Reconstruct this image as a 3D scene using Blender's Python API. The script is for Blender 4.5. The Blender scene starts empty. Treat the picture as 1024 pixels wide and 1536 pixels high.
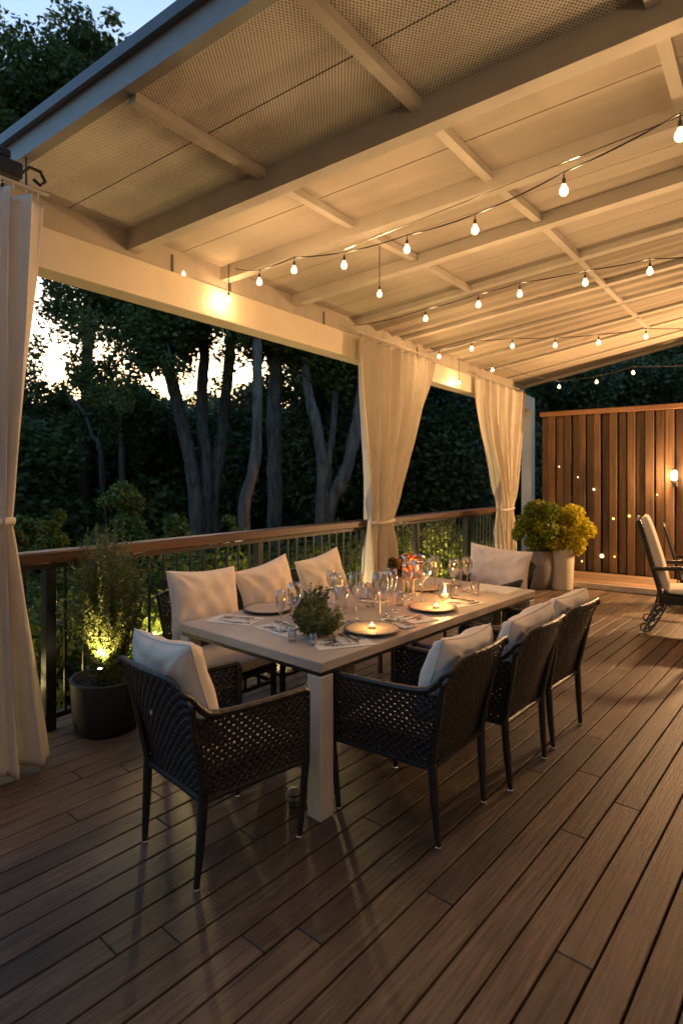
import bpy, math, random
import numpy as np
from mathutils import Vector, Matrix
R = math.radians
C = bpy.context.scene.collection
S = bpy.context.scene

# ------------------------------------------------------------------ camera, sky, sun, exposure
F, EYE, TH = 880.0, 1.65, math.atan(643 / 880.0)
cT, sT = math.cos(TH), math.sin(TH)
cam = bpy.data.cameras.new('camera')
cam.sensor_fit = 'VERTICAL'; cam.sensor_height = 36.0
cam.lens = F / 1536 * 36.0
cam.shift_y = -48 / 1536
cam.clip_start = 0.05; cam.clip_end = 800
camo = bpy.data.objects.new('camera', cam); C.objects.link(camo)
camo.location = (0, 0, EYE); camo.rotation_euler = (R(90), 0, TH)
S.camera = camo
cam.dof.use_dof = True; cam.dof.focus_distance = 3.4; cam.dof.aperture_fstop = 2.2

SUN_EL, SUN_ROT = R(2.9), R(-50)
w = bpy.data.worlds.new('World'); S.world = w; w.use_nodes = True
nt = w.node_tree
bg = nt.nodes['Background']; sky = nt.nodes.new('ShaderNodeTexSky')
sky.sky_type = 'NISHITA'; sky.sun_disc = False
sky.sun_elevation = SUN_EL; sky.sun_rotation = SUN_ROT
sky.air_density = 1.0; sky.dust_density = 1.5; sky.ozone_density = 2.5
nt.links.new(sky.outputs[0], bg.inputs[0]); bg.inputs[1].default_value = 0.14
sl = bpy.data.lights.new('sun', 'SUN'); sl.energy = 0.25; sl.angle = R(0.6); sl.color = (1, .62, .35)
so = bpy.data.objects.new('sun', sl); C.objects.link(so)
sd = Vector((math.sin(SUN_ROT) * math.cos(SUN_EL), math.cos(SUN_ROT) * math.cos(SUN_EL), math.sin(SUN_EL)))
so.rotation_euler = (-sd).to_track_quat('-Z', 'Y').to_euler(); so.location = sd * 60
S.view_settings.view_transform = 'Standard'; S.view_settings.look = 'None'
S.view_settings.exposure = 2.75; S.view_settings.gamma = 1.0
S.render.engine = 'CYCLES'
cy = S.cycles
cy.max_bounces = 7; cy.diffuse_bounces = 4; cy.glossy_bounces = 4; cy.transparent_max_bounces = 24
cy.transmission_bounces = 6; cy.sample_clamp_indirect = 4.0; cy.use_denoising = True
cy.caustics_reflective = False; cy.caustics_refractive = False

BULB_W = 1.0
WARM = (1.0, .57, .25)

# ------------------------------------------------------------------ helpers
def spot(px, py, d):
    """a point at real distance d in front of the standing point (photo is 1024 wide)"""
    r = (px - 512) / F
    return Vector(((cT * r - sT) * d, (sT * r + cT) * d, EYE + (720 - py) / F * d))
def onz(px, py, z):
    return spot(px, py, (z - EYE) * F / (720 - py))
def onx(px, py, x):
    r = (px - 512) / F
    return spot(px, py, x / (cT * r - sT))

class MB:
    def __init__(s): s.v = []; s.f = []
    def add(s, vs, fs):
        o = len(s.v); s.v.extend([tuple(p) for p in vs]); s.f.extend([tuple(i + o for i in f) for f in fs]); return s
    def box(s, x0, x1, y0, y1, z0, z1, M=None):
        vs = [Vector(p) for p in ((x0,y0,z0),(x1,y0,z0),(x1,y1,z0),(x0,y1,z0),(x0,y0,z1),(x1,y0,z1),(x1,y1,z1),(x0,y1,z1))]
        if M: vs = [M @ p for p in vs]
        return s.add(vs, [(3,2,1,0),(4,5,6,7),(0,1,5,4),(1,2,6,5),(2,3,7,6),(3,0,4,7)])
    def cbox(s, x0, x1, y0, y1, z0, z1, c=.004, M=None):
        """box with chamfered edges"""
        vs, idx = [], {}
        for i, x in enumerate((x0, x1)):
            for j, y in enumerate((y0, y1)):
                for k, z in enumerate((z0, z1)):
                    sx, sy, sz = (c, -c)[i], (c, -c)[j], (c, -c)[k]
                    idx[i,j,k] = len(vs)
                    vs += [Vector((x, y+sy, z+sz)), Vector((x+sx, y, z+sz)), Vector((x+sx, y+sy, z))]
        I = lambda i,j,k,a: idx[i,j,k] + a
        fs = []
        for a in (0, 1):
            q = [I(a,0,0,0), I(a,1,0,0), I(a,1,1,0), I(a,0,1,0)]; fs.append(q if a else q[::-1])
            q = [I(0,a,0,1), I(0,a,1,1), I(1,a,1,1), I(1,a,0,1)]; fs.append(q if a else q[::-1])
            q = [I(0,0,a,2), I(1,0,a,2), I(1,1,a,2), I(0,1,a,2)]; fs.append(q if a else q[::-1])
        for a in (0, 1):
            for b in (0, 1):
                q = [I(a,b,0,0), I(a,b,1,0), I(a,b,1,1), I(a,b,0,1)]; fs.append(q if a != b else q[::-1])
                q = [I(a,0,b,0), I(a,1,b,0), I(a,1,b,2), I(a,0,b,2)]; fs.append(q if a == b else q[::-1])
                q = [I(0,a,b,1), I(1,a,b,1), I(1,a,b,2), I(0,a,b,2)]; fs.append(q[::-1] if a == b else q)
        for (i,j,k), o in idx.items():
            q = [o, o+1, o+2]; fs.append(q if (i+j+k) % 2 else q[::-1])
        if M: vs = [M @ p for p in vs]
        return s.add(vs, fs)
    def tube(s, pts, r, n=8, cap=True, sq=1.0):
        pts = [Vector(p) for p in pts]; rs = r if isinstance(r, (list, tuple)) else [r] * len(pts)
        o = len(s.v); up = None
        for i, p in enumerate(pts):
            t = (pts[min(i+1, len(pts)-1)] - pts[max(i-1, 0)]).normalized()
            if up is None:
                up = Vector((0,0,1)) if abs(t.z) < .9 else Vector((1,0,0))
            a = t.cross(up).normalized(); b = a.cross(t).normalized(); up = b
            for k in range(n):
                an = 2*math.pi*(k+.5)/n
                s.v.append(tuple(p + (a*math.cos(an) + b*math.sin(an)*sq) * rs[i]))
        for i in range(len(pts)-1):
            for k in range(n):
                s.f.append((o+i*n+k, o+i*n+(k+1)%n, o+(i+1)*n+(k+1)%n, o+(i+1)*n+k))
        if cap:
            s.f.append(tuple(o+k for k in range(n))[::-1]); e = o+(len(pts)-1)*n
            s.f.append(tuple(e+k for k in range(n)))
        return s
    def lathe(s, prof, n=20, c=(0,0,0), close=False):
        o = len(s.v); c = Vector(c)
        for (r, z) in prof:
            for k in range(n):
                a = 2*math.pi*k/n; s.v.append((c.x + r*math.cos(a), c.y + r*math.sin(a), c.z + z))
        m = len(prof)
        for i in range(m-1):
            for k in range(n):
                s.f.append((o+i*n+k, o+i*n+(k+1)%n, o+(i+1)*n+(k+1)%n, o+(i+1)*n+k))
        if close:
            s.f.append(tuple(o+k for k in range(n))[::-1]); s.f.append(tuple(o+(m-1)*n+k for k in range(n)))
        return s
    def grid(s, fn, nu, nv, thick=0):
        o = len(s.v)
        for j in range(nv+1):
            for i in range(nu+1): s.v.append(tuple(fn(i/nu, j/nv)))
        for j in range(nv):
            for i in range(nu):
                a = o + j*(nu+1) + i; s.f.append((a, a+1, a+nu+2, a+nu+1))
        return s
    def obj(s, name, mat, parent=None, smooth=False):
        m = bpy.data.meshes.new(name); m.from_pydata(s.v, [], s.f); m.update()
        if smooth: m.polygons.foreach_set('use_smooth', [True]*len(m.polygons))
        m.materials.append(mat)
        o = bpy.data.objects.new(name, m); C.objects.link(o)
        if parent: o.parent = parent
        return o

def tag(o, label=None, cat=None, group=None, kind=None):
    if label: o['label'] = label
    if cat: o['category'] = cat
    if group: o['group'] = group
    if kind: o['kind'] = kind
    return o
def thing(name, label, cat, loc=(0,0,0), rz=0, group=None):
    o = bpy.data.objects.new(name, None); C.objects.link(o)
    o.location = loc; o.rotation_euler = (0, 0, rz); o.empty_display_size = .1
    return tag(o, label, cat, group)
def dup(root, loc=None, rz=None, label=None, scale=None):
    r = root.copy(); C.objects.link(r)
    if loc is not None: r.location = loc
    if rz is not None: r.rotation_euler = (0, 0, rz)
    if scale is not None: r.scale = (scale,)*3 if not isinstance(scale, tuple) else scale
    if label: r['label'] = label
    for ch in list(root.children):
        c = ch.copy(); C.objects.link(c); c.parent = r
        for g in list(ch.children):
            d = g.copy(); C.objects.link(d); d.parent = c
    return r

# ------------------------------------------------------------------ materials
def newmat(name):
    m = bpy.data.materials.new(name); m.use_nodes = True
    return m, m.node_tree, m.node_tree.nodes['Principled BSDF']
def mat(name, col, rough=.5, var=.15, scale=8.0, bump=0.0, bscale=60.0, metal=0.0, spec=.5, trans=0.0, sheen=0.0, stretch=(1,1,1)):
    m, t, b = newmat(name); N = t.nodes.new; L = t.links.new
    tc = N('ShaderNodeTexCoord'); mp = N('ShaderNodeMapping'); mp.inputs['Scale'].default_value = stretch
    L(tc.outputs['Object'], mp.inputs[0])
    nz = N('ShaderNodeTexNoise'); nz.inputs['Scale'].default_value = scale; nz.inputs['Detail'].default_value = 6
    L(mp.outputs[0], nz.inputs[0])
    cr = N('ShaderNodeValToRGB')
    cr.color_ramp.elements[0].position = .3; cr.color_ramp.elements[1].position = .7
    cr.color_ramp.elements[0].color = (*[c*(1-var) for c in col], 1)
    cr.color_ramp.elements[1].color = (*[min(1, c*(1+var)) for c in col], 1)
    L(nz.outputs[0], cr.inputs[0]); L(cr.outputs[0], b.inputs['Base Color'])
    b.inputs['Roughness'].default_value = rough; b.inputs['Metallic'].default_value = metal
    b.inputs['Specular IOR Level'].default_value = spec
    if sheen: b.inputs['Sheen Weight'].default_value = sheen
    if bump:
        n2 = N('ShaderNodeTexNoise'); n2.inputs['Scale'].default_value = bscale; n2.inputs['Detail'].default_value = 4
        L(mp.outputs[0], n2.inputs[0]); bp = N('ShaderNodeBump'); bp.inputs['Strength'].default_value = bump
        bp.inputs['Distance'].default_value = .01
        L(n2.outputs[0], bp.inputs['Height']); L(bp.outputs[0], b.inputs['Normal'])
    if trans:
        tr = N('ShaderNodeBsdfTranslucent'); mx = N('ShaderNodeMixShader'); mx.inputs[0].default_value = trans
        L(cr.outputs[0], tr.inputs[0]); L(b.outputs[0], mx.inputs[1]); L(tr.outputs[0], mx.inputs[2])
        L(mx.outputs[0], t.nodes['Material Output'].inputs[0])
    return m
def leafmat(name, c1, c2, trans=.35, rough=.5):
    m, t, b = newmat(name); N = t.nodes.new; L = t.links.new
    g = N('ShaderNodeNewGeometry'); cr = N('ShaderNodeValToRGB')
    cr.color_ramp.elements[0].color = (*c1, 1); cr.color_ramp.elements[1].color = (*c2, 1)
    L(g.outputs['Random Per Island'], cr.inputs[0]); L(cr.outputs[0], b.inputs['Base Color'])
    b.inputs['Roughness'].default_value = rough; b.inputs['Specular IOR Level'].default_value = .35
    tr = N('ShaderNodeBsdfTranslucent'); mx = N('ShaderNodeMixShader'); mx.inputs[0].default_value = trans
    L(cr.outputs[0], tr.inputs[0]); L(b.outputs[0], mx.inputs[1]); L(tr.outputs[0], mx.inputs[2])
    L(mx.outputs[0], t.nodes['Material Output'].inputs[0])
    return m
def emit(name, col, st, mix=None):
    m, t, b = newmat(name); t.nodes.remove(b); e = t.nodes.new('ShaderNodeEmission')
    e.inputs[0].default_value = (*col, 1); e.inputs[1].default_value = st
    out = t.nodes['Material Output']
    if mix is None: t.links.new(e.outputs[0], out.inputs[0])
    else:
        tp = t.nodes.new('ShaderNodeBsdfTransparent'); mx = t.nodes.new('ShaderNodeMixShader'); mx.inputs[0].default_value = mix
        t.links.new(tp.outputs[0], mx.inputs[1]); t.links.new(e.outputs[0], mx.inputs[2]); t.links.new(mx.outputs[0], out.inputs[0])
    return m
def glassmat(name, tint=(1,1,1), base=.06):
    m, t, b = newmat(name); t.nodes.remove(b); N = t.nodes.new; L = t.links.new
    tp = N('ShaderNodeBsdfTransparent'); tp.inputs[0].default_value = (*tint, 1)
    gl = N('ShaderNodeBsdfGlossy'); gl.inputs['Roughness'].default_value = .03
    lw = N('ShaderNodeLayerWeight'); lw.inputs[0].default_value = .5
    ml = N('ShaderNodeMath'); ml.operation = 'POWER'; ml.inputs[1].default_value = 1.25
    m2 = N('ShaderNodeMath'); m2.operation = 'MULTIPLY_ADD'; m2.inputs[1].default_value = .9; m2.inputs[2].default_value = base
    m2.use_clamp = True
    L(lw.outputs['Facing'], ml.inputs[0]); L(ml.outputs[0], m2.inputs[0])
    mx = N('ShaderNodeMixShader'); L(m2.outputs[0], mx.inputs[0]); L(tp.outputs[0], mx.inputs[1]); L(gl.outputs[0], mx.inputs[2])
    L(mx.outputs[0], t.nodes['Material Output'].inputs[0])
    return m
def woodmat(name, dark, light, rough=.45, axis='Y', sc=1.0, bump=.25, island=.35):
    """grain stretched along one axis of the object, each board its own tone"""
    m, t, b = newmat(name); N = t.nodes.new; L = t.links.new
    tc = N('ShaderNodeTexCoord'); g = N('ShaderNodeNewGeometry')
    off = N('ShaderNodeVectorMath'); off.operation = 'MULTIPLY_ADD'
    L(g.outputs['Random Per Island'], off.inputs[0]); off.inputs[1].default_value = (17, 23, 31)
    L(tc.outputs['Object'], off.inputs[2])
    mp = N('ShaderNodeMapping'); st = {'Y': (38, 1.6, 38), 'X': (1.6, 38, 38), 'Z': (38, 38, 1.6)}[axis]
    mp.inputs['Scale'].default_value = [v*sc for v in st]; L(off.outputs[0], mp.inputs[0])
    nz = N('ShaderNodeTexNoise'); nz.inputs['Scale'].default_value = 1.5; nz.inputs['Detail'].default_value = 7
    nz.inputs['Roughness'].default_value = .65; nz.inputs['Distortion'].default_value = .4; L(mp.outputs[0], nz.inputs[0])
    n3 = N('ShaderNodeTexNoise'); n3.inputs['Scale'].default_value = 1.7; n3.inputs['Detail'].default_value = 4
    L(tc.outputs['Object'], n3.inputs[0])
    cr = N('ShaderNodeValToRGB'); cr.color_ramp.elements[0].position = .32; cr.color_ramp.elements[1].position = .7
    cr.color_ramp.elements[0].color = (*dark, 1); cr.color_ramp.elements[1].color = (*light, 1)
    L(nz.outputs[0], cr.inputs[0])
    mr = N('ShaderNodeMapRange'); mr.inputs[3].default_value = 1-island; mr.inputs[4].default_value = 1+island
    L(g.outputs['Random Per Island'], mr.inputs[0])
    m4 = N('ShaderNodeMapRange'); m4.inputs[1].default_value = .3; m4.inputs[2].default_value = .7
    m4.inputs[3].default_value = .78; m4.inputs[4].default_value = 1.2; L(n3.outputs[0], m4.inputs[0])
    mm = N('ShaderNodeMath'); mm.operation = 'MULTIPLY'; L(mr.outputs[0], mm.inputs[0]); L(m4.outputs[0], mm.inputs[1])
    vs = N('ShaderNodeVectorMath'); vs.operation = 'SCALE'; L(cr.outputs[0], vs.inputs[0]); L(mm.outputs[0], vs.inputs['Scale'])
    L(vs.outputs[0], b.inputs['Base Color'])
    rr = N('ShaderNodeMapRange'); rr.inputs[3].default_value = rough-.1; rr.inputs[4].default_value = rough+.2
    L(nz.outputs[0], rr.inputs[0]); L(rr.outputs[0], b.inputs['Roughness'])
    bp = N('ShaderNodeBump'); bp.inputs['Strength'].default_value = bump; bp.inputs['Distance'].default_value = .006
    L(nz.outputs[0], bp.inputs['Height']); L(bp.outputs[0], b.inputs['Normal'])
    return m
def perfmat(name, col, hole, pitch=.02):
    """woven sheet with a staggered grid of small holes"""
    m, t, b = newmat(name); N = t.nodes.new; L = t.links.new
    tc = N('ShaderNodeTexCoord'); mp = N('ShaderNodeMapping'); mp.inputs['Rotation'].default_value = (0,0,R(45))
    k = math.pi*2/pitch; mp.inputs['Scale'].default_value = (k/1.0, k/1.35, 1); L(tc.outputs['Object'], mp.inputs[0])
    sp = N('ShaderNodeSeparateXYZ'); L(mp.outputs[0], sp.inputs[0])
    a = N('ShaderNodeMath'); a.operation = 'SINE'; c = N('ShaderNodeMath'); c.operation = 'SINE'
    L(sp.outputs[0], a.inputs[0]); L(sp.outputs[1], c.inputs[0])
    d = N('ShaderNodeMath'); d.operation = 'ADD'; L(a.outputs[0], d.inputs[0]); L(c.outputs[0], d.inputs[1])
    n0 = N('ShaderNodeTexNoise'); n0.inputs['Scale'].default_value = 55; L(tc.outputs['Object'], n0.inputs[0])
    dd = N('ShaderNodeMath'); dd.operation = 'MULTIPLY_ADD'; dd.inputs[1].default_value = 1.6; L(n0.outputs[0], dd.inputs[0]); L(d.outputs[0], dd.inputs[2])
    mr = N('ShaderNodeMapRange'); mr.inputs[1].default_value = 1.1; mr.inputs[2].default_value = 1.9; L(dd.outputs[0], mr.inputs[0])
    nz = N('ShaderNodeTexNoise'); nz.inputs['Scale'].default_value = 3; L(tc.outputs['Object'], nz.inputs[0])
    nm = N('ShaderNodeMapRange'); nm.inputs[3].default_value = .8; nm.inputs[4].default_value = 1.15; L(nz.outputs[0], nm.inputs[0])
    mx = N('ShaderNodeMix'); mx.data_type = 'RGBA'; mx.inputs[6].default_value = (*col,1); mx.inputs[7].default_value = (*hole,1)
    L(mr.outputs[0], mx.inputs[0])
    vs = N('ShaderNodeVectorMath'); vs.operation = 'SCALE'; L(mx.outputs[2], vs.inputs[0]); L(nm.outputs[0], vs.inputs['Scale'])
    L(vs.outputs[0], b.inputs['Base Color']); b.inputs['Roughness'].default_value = .75
    bp = N('ShaderNodeBump'); bp.invert = True; bp.inputs['Strength'].default_value = .5; bp.inputs['Distance'].default_value = .003
    L(mr.outputs[0], bp.inputs['Height']); L(bp.outputs[0], b.inputs['Normal'])
    return m

M_deck = woodmat('deck_board', (.042,.025,.015), (.180,.112,.070), rough=.48, bump=.7, island=.36, sc=1.45)
M_under = mat('dark_joist', (.012,.01,.009), .9)
M_cream = mat('painted_timber', (.50,.455,.39), .6, .07, 5, .12, 40)
M_beam_lit = mat('lit_timber_tone', (.74,.64,.49), .5, .05, 4, .08, 30)  # yellower, paler timber: the glow of nearby lamps is put into the colour
M_ceil = mat('ceiling_board', (.43,.375,.31), .75, .09, 2.5, .06, 25, stretch=(.4,3,1))
M_cloth = mat('shade_cloth', (.42,.36,.285), .8, .08, 3, .12, 60, stretch=(.3,3,1))
M_perf = perfmat('perforated_board', (.70,.655,.59), (.11,.095,.08), .013)
M_dark = mat('dark_trim', (.10,.10,.105), .35, .15)
M_seam = mat('seam_backing', (.03,.025,.02), .8)
M_metal = mat('black_metal', (.018,.017,.017), .35, .25, 20, .15, 90)
M_rail = woodmat('handrail_wood', (.045,.021,.012), (.105,.05,.027), rough=.3, sc=.8, bump=.12, island=.1)
M_fence = woodmat('fence_board', (.055,.028,.013), (.16,.086,.038), rough=.6, axis='Z', sc=.6, bump=.4, island=.4)
M_wick = mat('black_wicker', (.013,.0105,.0095), .38, .5, 45, .3, 250, spec=.6)
M_cush = mat('cushion_cloth', (.72,.63,.53), .85, .06, 12, .55, 9, sheen=.15)
M_curt = mat('curtain_cloth', (.78,.71,.60), .85, .05, 8, .3, 300, trans=.25, sheen=.2)
M_table = woodmat('tabletop_paint', (.42,.36,.30), (.50,.43,.36), rough=.38, sc=.7, bump=.12, island=.03)
M_tleg = mat('leg_paint', (.60,.53,.43), .45, .08, 6, .2, 50, stretch=(6,6,1))
M_chrome = mat('steel_foot', (.7,.7,.7), .2, .05, metal=1.0)
M_silver = mat('cutlery_steel', (.35,.33,.30), .18, .1, metal=1.0)
M_pot = mat('black_pot', (.010,.010,.010), .55, .2, 12, .2, 60)
M_grey = mat('grey_glazed_pot', (.19,.175,.155), .38, .2, 5, .1, 20)
M_white = mat('white_pot', (.62,.56,.46), .5, .08, 5)
M_plate = mat('plate_glaze', (.46,.37,.27), .6, .12, 10)
M_platedk = mat('plate_rim', (.045,.035,.03), .3, .2, 10)
M_nap = mat('napkin_cloth', (.68,.66,.62), .85, .05, 15, .2, 200)
M_wax = mat('candle_wax', (.8,.7,.5), .5, .05)
M_soil = mat('soil', (.03,.02,.014), .95, .4, 30, .5, 60)
M_bark = mat('bark', (.06,.05,.04), .85, .75, 5, .9, 14, stretch=(3,3,.6))
M_barkp = mat('pale_bark', (.085,.070,.056), .8, .6, 4, .8, 12, stretch=(3,3,.7))
M_ground = mat('ground_soil', (.035,.035,.018), .95, .5, .8, .5, 6)
L_tree = leafmat('tree_leaf', (.04,.055,.016), (.10,.13,.032))
L_dark = leafmat('dark_leaf', (.032,.044,.015), (.078,.10,.03), .25)
L_bush = leafmat('bush_leaf', (.06,.095,.022), (.15,.20,.045))
L_lit = leafmat('bright_leaf', (.06,.10,.015), (.19,.22,.03))
L_yel = leafmat('yellow_leaf', (.34,.34,.015), (.78,.64,.04), .45)
L_grn = leafmat('green_leaf', (.07,.12,.015), (.30,.33,.03), .4)
L_fea = leafmat('feathery_leaf', (.06,.09,.025), (.17,.20,.06), .35)
G_clear = glassmat('clear_glass', (.97,.97,.96))
G_amber = glassmat('amber_glass', (1,.55,.14), .08)
E_core = emit('bulb_filament', (1,.78,.42), 24)
E_globe = emit('bulb_globe', (1,.60,.24), 1.5, .6)
E_flame = emit('flame', (1,.62,.2), 9)
E_sconce = emit('sconce_glass', (1,.66,.26), 5)

# ------------------------------------------------------------------ setting: deck, platform, ground
DR = R(-4.4)
rnd = random.Random(3)
d = MB(); P, GAP = .1275, .0085
M0 = Matrix.Rotation(DR, 4, 'Z')
i0, i1 = int(-5.6/P), int(4.5/P)
for i in range(i0, i1):
    y = -3.5 - rnd.random()*3
    while y < 12.0:
        ln = rnd.choice((1.9, 2.6, 3.2, 3.9)); x0, x1 = i*P, (i+1)*P-GAP
        a, bb = max(y, -3.4), min(y+ln-.005, 11.9)
        if bb > a + .05:
            j = rnd.uniform(-.0007, .0007)
            d.cbox(x0, x1, a, bb, -.028+j, 0+j, .0028)
        y += ln
deck = d.obj('deck', M_deck); deck.rotation_euler = (0,0,DR); tag(deck, kind='structure')
import bmesh
bm = bmesh.new(); bm.from_mesh(deck.data)
nrm_ = M0.inverted().to_3x3() @ Vector((-1,0,0)); co_ = M0.inverted() @ Vector((-3.98,0,0))
bmesh.ops.bisect_plane(bm, geom=bm.verts[:]+bm.edges[:]+bm.faces[:], plane_co=co_, plane_no=nrm_, clear_outer=True)
bm.to_mesh(deck.data); bm.free()
tag(MB().box(-4.02, -3.984, -3.4, 12.2, -.32, -.004).obj('deck_edge', M_rail), kind='structure')
# trim the outer edge of the deck just past the railing with a wooden edge board
tag(MB().box(-3.98, 4.6, -3.4, 12.2, -.09, -.045).obj('deck_base', M_under), kind='structure')
pl = MB()
for k in range(9):
    pl.cbox(-3.35, 4.0, 9.42+k*.13, 9.42+k*.13+.124, .055, .085, .003)
pl.box(-3.35, 4.0, 9.44, 10.6, 0.004, .055)
tag(pl.obj('platform', woodmat('platform_board', (.16,.10,.06), (.27,.17,.10), axis='X', rough=.5)), kind='structure')
tag(MB().cbox(-3.4, 4.0, 9.385, 9.418, .004, .09, .003).obj('platform_kerb', mat('kerb_paint', (.55,.47,.36), .5)), kind='structure')

def terrain(x, y):
    s = max(0.0, -(x+4.6)); dist = math.hypot(x, y)
    z = -1.5 - .10*min(s, 8) + .17*max(0, s-14)
    z += .10*max(0, y-16)
    z += .35*math.sin(x*.31+1.3)*math.cos(y*.27) + .15*math.sin(x*.9)*math.sin(y*.8)
    return min(z, 14)
g = MB(); 
def gf(u, v):
    x = -160 + 320*u; y = -100 + 300*v
    return (x, y, terrain(x, y))
g.grid(gf, 150, 150)
tag(g.obj('ground', M_ground, smooth=True), kind='structure')

# ------------------------------------------------------------------ pergola roof
KT = [(1.0,0),(2.6,.018),(3.5,.03),(4.5,.065),(5.6,.086),(6.6,.096),(7.5,.112),(9.0,.14),(11.4,.185)]
def kY(y):
    for (a, ka), (b, kb) in zip(KT, KT[1:]):
        if y <= b: return ka + (kb-ka)*(y-a)/(b-a)
    return KT[-1][1]
HX = -3.84
def zc(x, y): return 3.50 + (x-HX)*kY(y)
XR = 2.4; Y1 = 11.35
per = thing('pergola', 'cream painted patio roof with header beam, rafters and battens over the deck', 'pergola', (0,0,0))
MB().cbox(HX-.2, HX, 1.3, 11.62, 3.04, 3.31, .004).obj('header_beam', M_beam_lit, per)
MB().box(HX-.05, HX-.02, 1.72, 11.3, 3.31, 3.50).obj('frieze', M_ceil, per)  # ceiling colour, darker than the header: shade on the frieze put into its tone
RA = [2.58, 3.50, 4.45, 5.55, 6.60, 7.50, 8.45, 9.40, 10.35]
HT = [.145,.115,.10,.055,.035,.028,.025,.022,.02]
def strip(y0, y1, x0, x1, top, bot, nx=10):
    """beam following the ceiling: top/bot are offsets from the ceiling height"""
    m = MB(); vs = []; fs = []
    for i in range(nx+1):
        x = x0 + (x1-x0)*i/nx
        for (y, o) in ((y0, bot), (y1, bot), (y1, top), (y0, top)):
            vs.append((x, y, zc(x, (y0+y1)/2 if y1-y0 < .3 else y) + o))
    for i in range(nx):
        for k in range(4):
            a = i*4+k; b2 = i*4+(k+1)%4; fs.append((a, b2, b2+4, a+4))
    fs += [(3,2,1,0), tuple(nx*4+k for k in range(4))]
    return m.add(vs, fs)
for y, h in zip(RA, HT):
    strip(y, y+.09, HX-.19 if y < 2.6 else HX-.1, XR, .01, -h).obj('rafter', M_cream, per)
strip(1.62, 1.68, HX-.25, XR, .14, -.02).obj('fascia', mat('fascia_paint', (.27,.265,.26), .45, .05), per)
strip(1.585, 1.618, HX-.27, XR, .158, .10).obj('gutter', M_dark, per)
strip(Y1, Y1+.05, HX-.25, XR, .05, -.05).obj('fascia', M_cream, per)
edges = [1.68] + [v for y in RA for v in (y, y+.09)] + [Y1]
for b in range(0, len(edges), 2):
    ya, yb = edges[b]+.002, edges[b+1]-.002; ym = (ya+yb)/2
    x0 = HX-.019
    if ya < 5.4:
        for (p, q) in ((ya, ym-.004), (ym+.004, yb)):
            strip(p, q, x0, XR, .02, 0.0, 8).obj('ceiling_panel', M_perf if ya < 2.4 else M_ceil, per)
    else:
        def cf(u, v, ya=ya, yb=yb):
            x = x0 + (XR-x0)*u; y = ya + (yb-ya)*v
            sag = .03*math.sin(math.pi*v)
            fold = .02*math.sin(v*15 + 1.3*math.sin(u*3+ya)) + .007*math.sin(v*34+u*4+ya*3)
            return (x, y, zc(x, y) + .012 - sag + fold*min(1, 6*v, 6*(1-v)))
        MB().grid(cf, 60, 40).obj('shade_cloth', M_cloth, per, True)
    for bx in (-2.47, -1.42, -.37, .68, 1.7):
        if ya < 5.4 or (bx == -1.42 and ya < 8.6):
            m = MB(); w_ = .028
            z0a, z0b = zc(bx, ya), zc(bx, yb); hh = .055 if ya < 4.6 else .04
            m.add([(bx-w_,ya,z0a-hh),(bx+w_,ya,z0a-hh),(bx+w_,yb,z0b-hh),(bx-w_,yb,z0b-hh),(bx-w_,ya,z0a-.003),(bx+w_,ya,z0a-.003),(bx+w_,yb,z0b-.003),(bx-w_,yb,z0b-.003)],
                  [(3,2,1,0),(4,5,6,7),(0,1,5,4),(1,2,6,5),(2,3,7,6),(3,0,4,7)])
            m.obj('batten', M_cream, per)
strip(1.69, Y1, HX-.25, XR, .13, .045, 8).obj('roof_sheet', M_seam, per)
MB().cbox(HX-.2, HX, 11.64, 11.86, -.02, 3.30, .006).obj('post', M_beam_lit, per)  # paler lit tone stands in for lamp light on this post
MB().cbox(HX-.19, HX-.01, 5.97, 6.14, -.02, 3.035, .006).obj('post', M_cream, per)
MB().cbox(HX-.19, HX-.01, 1.05, 1.24, -.02, 3.30, .006).obj('post', M_cream, per)
for y in (1.75, 6.0, 11.2):
    MB().cbox(XR-.2, XR-.02, y, y+.18, -.02, zc(XR-.1, y)-.002, .006).obj('post', M_cream, per)
for y, z in ((2.98, 3.31), (3.6, 3.31), (4.95, 3.31), (7.0, 3.31)):
    MB().box(HX-.075, HX-.052+.04, y, y+.02, z-.0, z+.14).obj('bracket', M_dark, per)

# ------------------------------------------------------------------ the house added to block sky light (right of and behind the viewer)
hs = thing('house', 'unseen two storey taupe rendered house the patio roof is fixed to', 'house', (2.6, 3, -1.6))
M_house = mat('house_render', (.22,.19,.16), .9, .1, 6, .3, 80)
MB().box(0, 6, -9.5, 10, 0, 7.2).obj('wall', M_house, hs)
MB().box(-7.5, -.002, -9.5, -8.2, 0, 7.2).obj('sky_block_wall', M_house, hs)  # unseen wing behind the camera, added to keep sky light off the patio
MB().box(-7.8, 6.3, -9.9, 10.3, 7.201, 7.4).box(0,0.01,0,.01,7.3,7.31).obj('roof', M_dark, hs) if False else MB().box(-.4, 6.3, -8.1, 10.3, 7.201, 7.4).obj('roof', M_dark, hs)
for y in (-6, -2.6, .8, 4.2):
    wn = MB().cbox(-.03, -.002, y, y+1.5, 4.4, 5.8, .004).obj('window', M_cream, hs)
    MB().box(-.036, -.031, y+.08, y+1.42, 4.48, 5.72).obj('pane', mat('dark_glass', (.03,.035,.04), .08), wn)
dr = MB().cbox(-.04, -.002, .2, 3.0, 1.6, 3.9, .004).obj('patio_door', M_cream, hs)
MB().box(-.046, -.041, .3, 1.55, 1.7, 3.8).box(-.046, -.041, 1.65, 2.9, 1.7, 3.8).obj('pane', mat('door_glass', (.03,.03,.03), .08), dr)

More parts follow.
